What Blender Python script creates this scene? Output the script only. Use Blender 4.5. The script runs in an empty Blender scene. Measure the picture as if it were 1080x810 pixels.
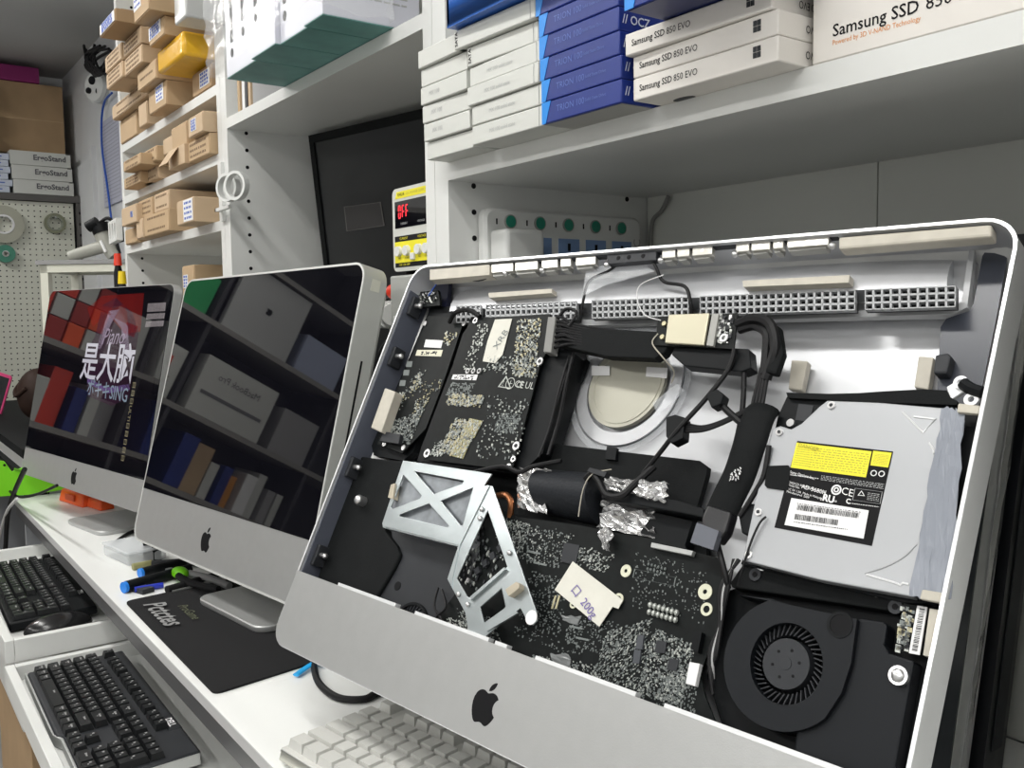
import bpy, bmesh, math, random
from mathutils import Vector, Matrix
from mathutils.geometry import tessellate_polygon
random.seed(7)
C = bpy.context.scene.collection
HZ = 1.185                      # height of the lens above the floor; all heights below are given from it

# ------------------------------------------------------------------ camera
F = 964.226; CX = 540.0; CY = 405.0
R = ((0.58784202, 0.80887166, -0.01297663), (0.05375273, -0.05505975, -0.99703514), (-0.80718796, 0.58540162, -0.07584549))
RX, RD, RF = Vector(R[0]), Vector(R[1]), Vector(R[2])
cam_d = bpy.data.cameras.new('camera'); cam = bpy.data.objects.new('camera', cam_d); C.objects.link(cam)
cam_d.sensor_width = 36; cam_d.lens = 36 * F / 1080; cam_d.clip_start = 0.02
m = Matrix((RX, -RD, -RF)).transposed().to_4x4(); m.translation = Vector((0, 0, HZ)); cam.matrix_world = m
bpy.context.scene.camera = cam
def ray(x, y): return RX * ((x - CX) / F) + RD * ((y - CY) / F) + RF
def onY(x, y, Y): d = ray(x, y); return d * (Y / d.y)
def onZ(x, y, Z): d = ray(x, y); return d * (Z / d.z)
def onX(x, y, X): d = ray(x, y); return d * (X / d.x)

# ------------------------------------------------------------------ materials
MATS = {}
def mat(name, col, rough=.5, metal=0., noise=0., nscale=30., spec=.5, emit=None, es=1., bump=0., bscale=200., alpha=1., trans=0., coat=0.):
    if name in MATS: return MATS[name]
    M = bpy.data.materials.new(name); M.use_nodes = True; nt = M.node_tree; b = nt.nodes['Principled BSDF']
    b.inputs['Base Color'].default_value = (*col, 1); b.inputs['Roughness'].default_value = rough
    b.inputs['Metallic'].default_value = metal; b.inputs['Specular IOR Level'].default_value = spec
    b.inputs['Alpha'].default_value = alpha; b.inputs['Transmission Weight'].default_value = trans
    b.inputs['Coat Weight'].default_value = coat
    if emit: b.inputs['Emission Color'].default_value = (*emit, 1); b.inputs['Emission Strength'].default_value = es
    if noise or bump:
        tc = nt.nodes.new('ShaderNodeTexCoord')
    if noise:
        n = nt.nodes.new('ShaderNodeTexNoise'); n.inputs['Scale'].default_value = nscale; n.inputs['Detail'].default_value = 5
        nt.links.new(tc.outputs['Object'], n.inputs['Vector'])
        r = nt.nodes.new('ShaderNodeValToRGB'); r.color_ramp.elements[0].position = .3; r.color_ramp.elements[1].position = .7
        r.color_ramp.elements[0].color = (*[c * (1 - noise) for c in col], 1); r.color_ramp.elements[1].color = (*[min(1, c * (1 + noise)) for c in col], 1)
        nt.links.new(n.outputs['Fac'], r.inputs['Fac']); nt.links.new(r.outputs['Color'], b.inputs['Base Color'])
    if bump:
        n2 = nt.nodes.new('ShaderNodeTexNoise'); n2.inputs['Scale'].default_value = bscale; n2.inputs['Detail'].default_value = 3
        nt.links.new(tc.outputs['Object'], n2.inputs['Vector'])
        bp = nt.nodes.new('ShaderNodeBump'); bp.inputs['Strength'].default_value = bump; bp.inputs['Distance'].default_value = .002
        nt.links.new(n2.outputs['Fac'], bp.inputs['Height']); nt.links.new(bp.outputs['Normal'], b.inputs['Normal'])
    MATS[name] = M; return M
WALL = mat('painted_wall', (.74, .75, .76), .7, noise=.04, nscale=3, bump=.1, bscale=60)
CEIL = mat('ceiling_paint', (.58, .58, .57), .8, noise=.05, nscale=2)
FLOOR = mat('floor_tiles', (.26, .25, .23), .5, noise=.2, nscale=6)
LAM = mat('white_laminate', (.72, .73, .71), .35, noise=.015, nscale=8)
LAM2 = mat('white_laminate_back', (.74, .75, .70), .45, noise=.02, nscale=5)
DESK = mat('white_desk_top', (.82, .83, .81), .28, noise=.012, nscale=5)
EDGE = mat('grey_edge_band', (.52, .52, .52), .35)
APRON = mat('dark_metal_apron', (.13, .13, .135), .35, metal=.5, noise=.15, nscale=4)
CARD = mat('cardboard', (.48, .34, .20), .75, noise=.07, nscale=12, bump=.15, bscale=90)
CARD2 = mat('pale_cardboard', (.54, .40, .26), .75, noise=.06, nscale=12, bump=.15, bscale=90)
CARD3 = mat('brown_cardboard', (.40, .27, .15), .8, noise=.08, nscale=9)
PAPER = mat('white_paper', (.80, .80, .80), .6)
INK = mat('black_ink', (.008, .008, .009), .55, spec=.12)
INKG = mat('grey_ink', (.42, .43, .43), .6)
INKB = mat('brown_print', (.20, .13, .07), .7)
INKBL = mat('blue_ink', (.06, .12, .45), .6)
INKO = mat('orange_ink', (.75, .30, .08), .6)
WBOX = mat('white_card', (.60, .61, .575), .55, noise=.015, nscale=20)
WBOXW = mat('warm_white_card', (.74, .71, .665), .5)
BLUE = mat('blue_card', (.006, .024, .20), .4, noise=.1, nscale=20)
LBLUE = mat('light_blue_card', (.01, .24, .72), .35)
NAVY = mat('navy_card', (.006, .015, .10), .35)
TEAL = mat('teal_card', (.12, .30, .275), .5, noise=.25, nscale=15)
ALU = mat('brushed_aluminium', (.445, .45, .445), .36, metal=.5, noise=.02, nscale=60, bump=.05, bscale=900)
ALUD = mat('satin_aluminium_side', (.52, .525, .52), .4, metal=.5, noise=.02, nscale=40)
SILV = mat('silver_sprayed_inside', (.60, .61, .63), .32, metal=.5, noise=.03, nscale=15, bump=.15, bscale=14)
RIM = mat('polished_rim', (.85, .86, .87), .25, metal=.3)
STEEL = mat('sheet_steel', (.44, .48, .49), .3, metal=.8, noise=.07, nscale=25, bump=.2, bscale=40)
DRIVE = mat('drive_steel', (.38, .39, .405), .38, metal=.45, noise=.02, nscale=10)
CHROME = mat('bright_screw', (.66, .66, .66), .28, metal=.9)
GOLD = mat('gold_pads', (.46, .42, .27), .4, metal=.5)
SOLD = mat('solder', (.46, .48, .45), .35, metal=.4)
SOLDD = mat('dim_solder', (.17, .19, .185), .45, metal=.2)
GLASS = mat('black_glass', (.004, .004, .006), .02, spec=.52)
BLACK = mat('black_plastic', (.005, .006, .007), .5, spec=.16, noise=.15, nscale=40)
BLACKM = mat('matte_black_plastic', (.008, .009, .0095), .7, spec=.12, noise=.12, nscale=30, bump=.1, bscale=500)
KEYB = mat('black_key_plastic', (.011, .012, .013), .42, spec=.3, bump=.05, bscale=800)
CHAR = mat('charcoal_plastic', (.026, .028, .032), .5, spec=.3, noise=.1, nscale=20)
LINER = mat('grey_liner', (.10, .11, .14), .4, noise=.1, nscale=10)
PCB = mat('black_circuit_board', (.0045, .006, .006), .5, spec=.16, noise=.35, nscale=120)
FOAM = mat('beige_foam', (.46, .41, .32), .85, noise=.08, nscale=60)
FOAMG = mat('grey_fabric_gasket', (.50, .47, .40), .55, noise=.08, nscale=70)
FOIL = mat('crinkled_foil', (.72, .72, .72), .22, metal=.85, bump=1., bscale=55)
TAPE = mat('masking_tape', (.66, .65, .58), .7, noise=.04, nscale=50)
CLEAR = mat('clear_film', (.85, .88, .92), .2, alpha=.16, bump=.6, bscale=40)
FROST = mat('frosted_plastic', (.80, .83, .85), .3, alpha=.42)
BAG = mat('polythene_bag', (.9, .92, .93), .12, alpha=.16, bump=1., bscale=30)
YEL = mat('yellow_label', (.80, .72, .02), .5)
YTAPE = mat('yellow_packing_tape', (.80, .45, .03), .15, bump=.5, bscale=25, noise=.1, nscale=12)
WPL = mat('white_plastic', (.72, .73, .71), .35)
CREAM = mat('cream_plastic', (.66, .66, .57), .4)
GREYPL = mat('grey_plastic', (.33, .33, .31), .45)
WKEY = mat('white_key_plastic', (.58, .58, .55), .42, noise=.03, nscale=60)
WKASE = mat('clear_keyboard_case', (.62, .62, .55), .25)
LGREEN = mat('lime_plastic', (.20, .68, .01), .4)
GREEN = mat('green_plastic', (.02, .24, .16), .35)
TGREEN = mat('green_tape_reel', (.06, .25, .17), .5)
RED = mat('red_plastic', (.75, .05, .02), .35)
ORNG = mat('orange_plastic', (.90, .11, .02), .4)
PINK = mat('pink_metal', (.65, .06, .20), .3, metal=.3)
MAG = mat('magenta_card', (.30, .02, .16), .6)
PBLUE = mat('blue_plastic', (.02, .22, .75), .35)
DBLUE = mat('cobalt_plastic', (.02, .04, .45), .35)
CYAN = mat('cyan_plastic', (.02, .38, .80), .35)
YPL = mat('yellow_plastic', (.85, .62, .01), .4)
PEG = mat('pegboard_paint', (.66, .67, .58), .5)
GREYF = mat('grey_steel_frame', (.10, .095, .09), .5, noise=.1, nscale=10)
BROWN = mat('dark_brown_leather', (.028, .015, .011), .6, spec=.2, noise=.2, nscale=20)
RUBBER = mat('black_rubber', (.018, .018, .019), .85, spec=.12, bump=.3, bscale=1500)
CABLE = mat('black_cable', (.009, .009, .010), .5, spec=.25)
WCABLE = mat('white_cable', (.7, .7, .7), .4)
BCABLE = mat('blue_cable', (.02, .10, .50), .4)
SOCK = mat('blue_socket_panel', (.20, .32, .56), .4)
LEDR = mat('red_led_digits', (.3, 0, 0), .4, emit=(1, .03, .05), es=1.6)
DISK = mat('warm_grey_disc', (.44, .43, .36), .35, metal=.3)
COPPER = mat('copper', (.45, .18, .08), .3, metal=.9)

# ------------------------------------------------------------------ mesh builder
class MB:
    def __init__(s): s.v = []; s.f = []; s.mi = []; s.ms = []
    def _m(s, m):
        if m not in s.ms: s.ms.append(m)
        return s.ms.index(m)
    def quadmesh(s, vs, fs, m=None):
        o = len(s.v); s.v += [Vector(x) for x in vs]; k = s._m(m)
        for f in fs: s.f.append([o + i for i in f]); s.mi.append(k)
    def box(s, x0, x1, y0, y1, z0, z1, m=None, xf=None):
        vs = [Vector((x, y, z)) for x in (x0, x1) for y in (y0, y1) for z in (z0, z1)]
        if xf: vs = [xf @ v for v in vs]
        s.quadmesh(vs, [(0, 1, 3, 2), (4, 6, 7, 5), (0, 4, 5, 1), (2, 3, 7, 6), (0, 2, 6, 4), (1, 5, 7, 3)], m)
    def taper(s, x0, x1, y0, y1, z0, z1, t, m=None, ty=None):
        ty = t if ty is None else ty
        vs = [(x0, y0, z0), (x1, y0, z0), (x1, y1, z0), (x0, y1, z0), (x0 + t, y0 + ty, z1), (x1 - t, y0 + ty, z1), (x1 - t, y1 - ty, z1), (x0 + t, y1 - ty, z1)]
        s.quadmesh(vs, [(0, 3, 2, 1), (4, 5, 6, 7), (0, 1, 5, 4), (1, 2, 6, 5), (2, 3, 7, 6), (3, 0, 4, 7)], m)
    def prism(s, pts, vec, m=None, holes=()):
        vec = Vector(vec); loops = [[Vector(p) for p in pts]] + [[Vector(p) for p in h] for h in holes]
        tri = tessellate_polygon(loops); flat = [p for l in loops for p in l]; n = len(flat)
        fs = [tuple(t) for t in tri] + [tuple(n + i for i in reversed(t)) for t in tri]; o = 0
        for l in loops:
            k = len(l)
            for i in range(k): a, b = o + i, o + (i + 1) % k; fs.append((a, b, n + b, n + a))
            o += k
        s.quadmesh(flat + [p + vec for p in flat], fs, m)
    def tube(s, pts, r, m=None, n=8, flat=None, up=None, cap=True, smooth=True):
        P = [Vector(p) for p in pts]
        if smooth and len(P) > 2:
            Q = []
            for i in range(len(P) - 1):
                a = P[max(i - 1, 0)]; b = P[i]; c = P[i + 1]; d = P[min(i + 2, len(P) - 1)]
                for k in range(5):
                    t = k / 5; Q.append(.5 * ((2 * b) + (c - a) * t + (2 * a - 5 * b + 4 * c - d) * t * t + (3 * b - a - 3 * c + d) * t ** 3))
            Q.append(P[-1]); P = Q
        rings = []; up = Vector(up) if up else None; last = None
        for i, p in enumerate(P):
            t = (P[min(i + 1, len(P) - 1)] - P[max(i - 1, 0)]).normalized()
            if up is not None: a = t.cross(up)
            else: a = t.cross(last.cross(t)) if last is not None else t.orthogonal()
            if a.length < 1e-6: a = t.orthogonal()
            a.normalize(); b = t.cross(a).normalized()
            if up is None: last = b.cross(t) if False else a
            rr = r(i / (len(P) - 1)) if callable(r) else r
            fb = rr if flat is None else flat
            rings.append([p + a * rr * math.cos(2 * math.pi * k / n) + b * fb * math.sin(2 * math.pi * k / n) for k in range(n)])
        vs = [v for g in rings for v in g]; fs = []
        for i in range(len(rings) - 1):
            for k in range(n): fs.append((i * n + k, i * n + (k + 1) % n, (i + 1) * n + (k + 1) % n, (i + 1) * n + k))
        if cap: fs.append(tuple(reversed(range(n)))); fs.append(tuple((len(rings) - 1) * n + k for k in range(n)))
        s.quadmesh(vs, fs, m)
    def cyl(s, a, b, r, m=None, n=24, r2=None):
        a = Vector(a); b = Vector(b); t = (b - a).normalized(); x = t.orthogonal().normalized(); y = t.cross(x); r2 = r if r2 is None else r2
        vs = [a + (x * math.cos(2 * math.pi * k / n) + y * math.sin(2 * math.pi * k / n)) * r for k in range(n)] + [b + (x * math.cos(2 * math.pi * k / n) + y * math.sin(2 * math.pi * k / n)) * r2 for k in range(n)]
        s.quadmesh(vs, [tuple(reversed(range(n))), tuple(range(n, 2 * n))] + [(k, (k + 1) % n, n + (k + 1) % n, n + k) for k in range(n)], m)
    def ring(s, c, ax, ro, ri, h, m=None, n=32):
        c = Vector(c); t = Vector(ax).normalized(); x = t.orthogonal().normalized(); y = t.cross(x)
        d = [x * math.cos(2 * math.pi * k / n) + y * math.sin(2 * math.pi * k / n) for k in range(n)]
        vs = [c + v * ro for v in d] + [c + v * ri for v in d] + [c + t * h + v * ro for v in d] + [c + t * h + v * ri for v in d]; fs = []
        for k in range(n):
            j = (k + 1) % n
            fs += [(k, n + k, n + j, j), (2 * n + k, 2 * n + j, 3 * n + j, 3 * n + k), (k, j, 2 * n + j, 2 * n + k), (n + k, 3 * n + k, 3 * n + j, n + j)]
        s.quadmesh(vs, fs, m)
    def ball(s, c, rx, ry, rz, m=None, n=20, k=12):
        vs = []; fs = []
        for i in range(k + 1):
            a = math.pi * i / k
            for j in range(n): b = 2 * math.pi * j / n; vs.append((c[0] + rx * math.sin(a) * math.cos(b), c[1] + ry * math.sin(a) * math.sin(b), c[2] + rz * math.cos(a)))
        for i in range(k):
            for j in range(n): fs.append((i * n + j, (i + 1) * n + j, (i + 1) * n + (j + 1) % n, i * n + (j + 1) % n))
        s.quadmesh(vs, fs, m)
    def loft(s, loops, m=None, cap0=True, cap1=True):
        n = len(loops[0]); vs = [v for l in loops for v in l]; fs = []
        for i in range(len(loops) - 1):
            for k in range(n): fs.append((i * n + k, i * n + (k + 1) % n, (i + 1) * n + (k + 1) % n, (i + 1) * n + k))
        if cap0: fs.append(tuple(reversed(range(n))))
        if cap1: fs.append(tuple((len(loops) - 1) * n + k for k in range(n)))
        s.quadmesh(vs, fs, m)
    def mesh(s, name, m=None, org=(0, 0, 0), smooth=True):
        me = bpy.data.meshes.new(name); o = Vector(org)
        me.from_pydata([v - o for v in s.v], [], s.f)
        ms = [x or m for x in s.ms]
        for x in ms: me.materials.append(x)
        me.polygons.foreach_set('material_index', s.mi)
        b = bmesh.new(); b.from_mesh(me); bmesh.ops.remove_doubles(b, verts=b.verts, dist=1e-6); bmesh.ops.recalc_face_normals(b, faces=b.faces)
        if smooth:
            for f in b.faces: f.smooth = True
            for e in b.edges:
                if len(e.link_faces) == 2 and e.calc_face_angle(0) > .6: e.smooth = False
        b.to_mesh(me); b.free(); return me
def tag(o, label=None, cat=None, group=None, kind=None):
    if label: o['label'] = label
    if cat: o['category'] = cat
    if group: o['group'] = group
    if kind: o['kind'] = kind
    return o
def link(name, me, parent=None, loc=(0, 0, 0), rot=None, bevel=0):
    o = bpy.data.objects.new(name, me); C.objects.link(o); o.location = loc
    if rot: o.rotation_euler = rot
    if parent: o.parent = parent
    if bevel:
        b = o.modifiers.new('bevel', 'BEVEL'); b.width = bevel; b.segments = 2; b.limit_method = 'ANGLE'; b.angle_limit = .8
    return o
def put(name, mb, m, parent=None, org=None, bevel=0, **k):
    """mesh given in parent space (or room space for a thing of its own: origin moved to org)"""
    org = Vector(org) if org is not None else Vector((0, 0, 0))
    return link(name, mb.mesh(name, m, org, **k), parent, org, bevel=bevel)
def up(v, dz=HZ): return Vector((v[0], v[1], v[2] + dz))
def thing(name, loc, label, cat, group=None, rot=None):
    o = bpy.data.objects.new(name, None); C.objects.link(o); o.location = loc; o.empty_display_size = .05
    if rot: o.rotation_euler = rot
    return tag(o, label, cat, group)
def struct(name, mb, m, **k):
    o = put(name, mb, m, **k); o['kind'] = 'structure'; return o
def text(s, size, m, parent, org, right, upv, name='lettering', th=.0003, align='LEFT', bold=0., sx=1., lab=None, italic=0.):
    cu = bpy.data.curves.new(name, 'FONT'); cu.body = s; cu.size = size; cu.align_x = align; cu.align_y = 'CENTER'; cu.offset = bold * size; cu.resolution_u = 2; cu.shear = italic
    o = bpy.data.objects.new(name, cu); C.objects.link(o); bpy.context.view_layer.update()
    me = bpy.data.meshes.new_from_object(o.evaluated_get(bpy.context.evaluated_depsgraph_get())); bpy.data.objects.remove(o)
    r = Vector(right).normalized(); u = Vector(upv).normalized(); n = r.cross(u).normalized(); g = Vector(org)
    for v in me.vertices: v.co = g + r * v.co.x * sx + u * v.co.y + n * th
    me.materials.clear(); me.materials.append(m)
    return link(name, me, parent)
def rrect(x0, x1, z0, z1, r, y, n=6):
    out = []
    for cx, cz, a0 in ((x1 - r, z1 - r, 0), (x0 + r, z1 - r, 90), (x0 + r, z0 + r, 180), (x1 - r, z0 + r, 270)):
        for k in range(n + 1):
            a = math.radians(a0 + 90 * k / n); out.append(Vector((cx + r * math.cos(a), y, cz + r * math.sin(a))))
    return out
PATH = "M12.152 6.896c-.948 0-2.415-1.078-3.96-1.04-2.04.027-3.91 1.183-4.961 3.014-2.117 3.675-.546 9.103 1.519 12.09 1.013 1.454 2.208 3.09 3.792 3.039 1.52-.065 2.09-.987 3.935-.987 1.831 0 2.35.987 3.96.948 1.637-.026 2.676-1.48 3.676-2.948 1.156-1.688 1.636-3.325 1.662-3.415-.039-.013-3.182-1.221-3.22-4.857-.026-3.04 2.48-4.494 2.597-4.559-1.429-2.09-3.623-2.324-4.39-2.376-2-.156-3.675 1.09-4.61 1.09z"
LEAF = "M15.53 3.83c.843-1.012 1.4-2.427 1.245-3.83-1.207.052-2.662.805-3.532 1.818-.78.896-1.454 2.338-1.273 3.714 1.338.104 2.715-.688 3.559-1.701"
def svg(p):
    import re
    t = re.findall(r'[Mcz]|-?\d*\.\d+|-?\d+', p); x, y = float(t[1]), float(t[2]); pts = [(x, y)]
    nums = [float(q) for q in t[3:] if q not in 'Mcz']
    for i in range(0, len(nums) - 5, 6):
        a, b, c, d, e, f = nums[i:i + 6]; 
        for k in range(1, 6):
            s = k / 5; q = 1 - s
            pts.append((x + 3 * q * q * s * a + 3 * q * s * s * c + s ** 3 * e, y + 3 * q * q * s * b + 3 * q * s * s * d + s ** 3 * f))
        x, y = x + e, y + f
    if abs(pts[0][0] - pts[-1][0]) + abs(pts[0][1] - pts[-1][1]) < 1e-3: pts.pop()
    return pts
def logo(parent, cx, cz, h, m=INK, name='fruit_emblem'):
    b = MB(); s = h / 24
    for p in (PATH, LEAF): b.prism([(cx + (x - 12) * s, -.0009, cz - (y - 12) * s) for x, y in svg(p)], (0, .0006, 0))
    return put(name, b, m, parent, smooth=False)
def scatter(b, corners, n, smin, smax, ms, clusters=0, spread=.12, th=.0008):
    """tiny solder blobs over the quad corners[0..3]; clusters>0 gathers them"""
    A, B, D, E = [Vector(c) for c in corners]; nrm = (B - A).cross(E - A).normalized()
    if nrm.y > 0: nrm = -nrm
    cc = [(random.uniform(.1, .9), random.uniform(.1, .9)) for _ in range(clusters)]
    for _ in range(n):
        if clusters: c = random.choice(cc); u = random.gauss(c[0], spread); v = random.gauss(c[1], spread)
        else: u = random.random(); v = random.random()
        if not (0.02 < u < .98 and .02 < v < .98): continue
        p = (A * (1 - u) + B * u) * (1 - v) + (E * (1 - u) + D * u) * v
        a = random.uniform(smin, smax); c = a * random.choice((.5, 1, 1, 1.6))
        ex = (B - A).normalized() * a / 2; ez = (E - A).normalized() * c / 2
        q = [p - ex - ez, p + ex - ez, p + ex + ez, p - ex + ez]; t = [w + nrm * th for w in q]
        b.quadmesh(q + t, [(4, 5, 6, 7), (0, 1, 5, 4), (1, 2, 6, 5), (2, 3, 7, 6), (3, 0, 4, 7)], random.choice(ms))
# ------------------------------------------------------------------ the room
Z = lambda z: z + HZ
b = MB(); b.box(-5.25, 1.6, -2.6, 1.05, -.05, 0); struct('floor', b, FLOOR)
b = MB(); b.box(-5.25, 1.6, -2.6, 1.05, Z(1.215), Z(1.265)); struct('ceiling', b, CEIL)
b = MB(); b.box(-5.25, 1.6, .95, 1.05, 0, Z(1.215)); struct('wall_back', b, WALL)
b = MB(); b.box(-5.25, -5.15, -2.6, .95, 0, Z(1.215)); struct('wall_left', b, WALL)
b = MB(); b.box(1.5, 1.6, -2.6, .95, 0, Z(1.215)); struct('wall_right', b, WALL)
b = MB(); b.box(-5.15, 1.5, -2.6, -2.5, 0, Z(1.215)); struct('wall_front', b, WALL)
a1 = onY(80, 174, .945); a2 = onY(98, 155, .945); a3 = onY(98, 420, .945)
b = MB(); b.box(a1.x, a2.x, .935, .95, 0, Z(a2.z - .05)); b.box(a2.x, a2.x + .03, .93, .95, 0, Z(a2.z)); struct('trim_1', b, WALL)

# ------------------------------------------------------------------ desk
b = MB(); b.box(-2.52, .6, .3113, .93, Z(-.449), Z(-.435))
dk = thing('desk', (-.95, .62, 0), 'long white laminate desk with grey edge band under the opened computers', 'desk')
def kid(name, mb, m, par, **k): return put(name, mb, m, par, **k)
def rel(mb, par):
    o = Vector(par.location)
    mb.v = [v - o for v in mb.v]; return mb
kid('worktop', rel(b, dk), DESK, dk)
b = MB(); b.box(-2.52, .6, .3105, .3113, Z(-.449), Z(-.4355)); kid('edge_band', rel(b, dk), EDGE, dk)
b = MB(); b.box(-2.52, .6, .312, .33, Z(-.473), Z(-.449)); kid('apron', rel(b, dk), APRON, dk)
for x in (-2.52, .56):
    b = MB(); b.box(x, x + .02, .33, .93, 0, Z(-.449)); kid('side_panel', rel(b, dk), mat('grey_panel', (.30, .31, .33), .5), dk)
b = MB(); b.box(-2.5, .56, .90, .92, .3, Z(-.449)); kid('back_panel', rel(b, dk), mat('grey_panel', (.30, .31, .33), .5), dk)

# ------------------------------------------------------------------ shelf units
def hole_col(b, x, y, z0, z1, s):
    z = z0
    while z < z1: b.cyl((x, y, Z(z)), (x + .0006 * s, y, Z(z)), .0035, INK, n=10); z += .032
def unit(name, x0, x1, shelves, label, lo=-.435, hi=1.0, ztall=None, wl=.022, wr=.022, seams=()):
    t = thing('shelf_unit', ((x0 + x1) / 2, .77, Z(lo)), label, 'shelf unit')
    b = MB(); b.box(x0, x0 + wl, .6, .934, Z(lo), Z(hi)); 
    hole_col(b, x0 + wl, .637, lo + .05, hi, 1); hole_col(b, x0 + wl, .895, lo + .05, hi, 1); kid('side_panel', rel(b, t), LAM, t)
    b = MB(); b.box(x1 - wr, x1, .6, .934, Z(lo), Z(hi)); kid('side_panel', rel(b, t), LAM, t)
    xs = [x0 + wl] + list(seams) + [x1 - wr]
    for a, c in zip(xs, xs[1:]):
        b = MB(); b.box(a + .0008, c - .0008, .934, .946, Z(lo), Z(hi)); kid('back_panel', rel(b, t), LAM2, t)
    for z0, z1 in shelves:
        b = MB(); b.box(x0 + wl, x1 - wr, .6, .933, Z(z0), Z(z1)); kid('shelf', rel(b, t), LAM, t)
    return t
unit('u1', -2.545, -1.762, [(.429, .448), (.298, .317), (.170, .189), (-.1, -.08)], 'tall white shelf unit full of small cardboard boxes at left', lo=-.435)
unit('u2', -1.761, -.985, [(.356, .375), (.62, .64)], 'white shelf unit with bagged white boxes above the silver-framed computer', wl=.03)
unit('u3', -.984, -.236, [(.163, .184), (.52, .54)], 'white shelf unit holding stacked solid state drive boxes at right', wl=.03, seams=(-.592,))
# ring shaped tool holder on the upright
t = thing('tool_holder', up(onY(235, 205, .597)), 'white plastic holder with two rings clipped on the upright', 'holder')
h = Vector(t.location)
b = MB(); b.box(-.012, .006, -.004, .003, -.05, .06); kid('clip', b, WPL, t)
for i, (qx, qy) in enumerate(((245, 198), (254, 196))):
    c = up(onY(qx, qy, .585)) - h
    b = MB(); b.ring((c.x, c.y - .012, c.z), (-.45, 1, 0), .026, .021, .012); kid('ring', b, WPL, t)
b = MB(); b.box(-.002, .075, -.016, -.008, -.034, -.028); b.box(-.002, .004, -.016, .0, -.034, -.028); kid('arm', b, WPL, t)

# ------------------------------------------------------------------ cartons
def marks(b, w, h, n, m=INKB, x0=.15, x1=.85, z0=.25, z1=.8):
    for r in range(n):
        z = h * (z1 - (z1 - z0) * r / max(1, n - 1)) if n > 1 else h * .5
        x = w * x0
        while x < w * x1:
            l = random.uniform(.004, .010); b.box(x, min(x + l, w * x1), -.0006, -.0001, z - .0022, z + .0022, m); x += l + random.uniform(.003, .007)
def carton(bl, tr, Y, d, m, label, group=None, sticker=None, rows=0, yaw=0, name='cardboard_box', flap=True, cat='box', h=None, z0=None, bev=.0012):
    p = onY(*bl, Y); q = onY(*tr, Y); q.x = min(q.x, -1.79); p.x = max(p.x, -2.518); w = q.x - p.x; hh = (q.z - p.z) if h is None else h
    z = p.z if z0 is None else z0
    if z0 is not None and h is None: hh = q.z - z0
    b = MB(); b.box(-w / 2, w / 2, 0, d, 0, hh)
    o = link(name, b.mesh(name, m), None, (p.x + w / 2, Y, Z(z)), (0, 0, yaw), bevel=bev); tag(o, label, cat, group)
    if flap:
        b = MB(); b.box(-w / 2 + .0015, w / 2 - .0015, -.0012, 0, .002, hh - .004); link('front_flap', b.mesh('front_flap', m), o)
        b = MB(); b.box(-w / 2 + .001, w / 2 - .001, .012, d - .01, hh, hh + .0008); link('top_flap', b.mesh('top_flap', m), o)
    if rows:
        b = MB(); marks(b, w, hh, rows)
        for v in b.v: v.x -= w / 2; v.y -= .0012
        link('printed_marking', b.mesh('printed_marking', INKB), o)
    if sticker:
        s0, s1, t0, t1 = sticker
        b = MB(); b.box(-w / 2 + w * s0, -w / 2 + w * s1, -.0019, -.0013, hh * t0, hh * t1); s = link('paper_label', b.mesh('paper_label', PAPER), o)
        b = MB(); W_, H_ = w * (s1 - s0), hh * (t1 - t0); marks(b, W_, H_, 4, INKBL, .12, .88, .15, .85)
        for v in b.v: v.x += -w / 2 + w * s0; v.y -= .0019; v.z += hh * t0
        link('handwriting', b.mesh('handwriting', INKBL), s)
    return o
G1 = 'small cardboard boxes in the left shelf unit'
SH1, SH2, SH3 = .4483, .3173, .1893
def yon(q, z): return onZ(*q, z).y
def ct(bl, tr, z0, d, m, label, h=None, on=None, **k):
    if on is not None: z0 = on['_top'] + .0013
    Y = yon(bl, z0); q = onY(*tr, Y)
    hh = (q.z - z0) if h is None else h
    p = onY(*bl, Y); 
    o = carton(bl, tr, Y, min(d, .925 - Y), m, label, k.pop('group', G1), z0=z0, h=hh, **k); o['_top'] = z0 + hh; return o
S1_, S2_, S3_ = SH1, SH2, SH3
r = ct((133, 258.5), (144, 239), S3_, .2, CARD, 'small plain cardboard box lowest at the far end of the bottom box shelf')
ct((129.3, 239.3), (144, 214), 0, .2, CARD2, 'cardboard box with a round white seal, topmost at far end of bottom box shelf', on=r, sticker=(.62, .78, .35, .65))
r = ct((144.8, 252.6), (150.8, 229.6), S3_, .2, CARD2, 'narrow upright cardboard box between wider boxes on the bottom box shelf')
ct((147, 231.9), (161, 206.7), 0, .2, CARD, 'cardboard box with printed rows, resting on the narrow upright box', on=r, rows=3)
r = ct((153, 250.4), (178.2, 219.3), S3_, .25, CARD, 'cardboard box with two printed rows, bottom of the middle stack on the lowest box shelf', rows=2)
ct((163.6, 225.2), (178.2, 199.3), 0, .3, CARD2, 'cardboard box with two printed lines, on top of the middle stack of the lowest shelf', on=r, rows=2)
ct((187.8, 238.5), (204, 206.9), S3_, .3, CARD2, 'large cardboard box with tall handwritten white label on the bottom box shelf', sticker=(.42, .97, .08, .95))
ct((193, 296), (204, 268), -.0795, .26, CARD, 'cardboard box alone in the empty bay under the loaded shelves', h=.185) if False else carton((193, 296), (204, 268), .62, .26, CARD, 'cardboard box alone in the empty bay under the loaded shelves', G1, sticker=(.1, .5, .75, .9), z0=-.0795, h=.197)
r = ct((131.7, 200), (148.5, 180), S2_, .2, CARD, 'cardboard box at the far end of the middle box shelf, under its twin', rows=3)
ct((131, 182), (148, 160.6), 0, .2, CARD, 'cardboard box at the far end of the middle box shelf, stacked on its twin', on=r, rows=2)
r = ct((150.7, 195.3), (167, 172.8), S2_, .25, CARD2, 'lower of two taped cardboard boxes second from the far end, middle box shelf', rows=2)
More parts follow.
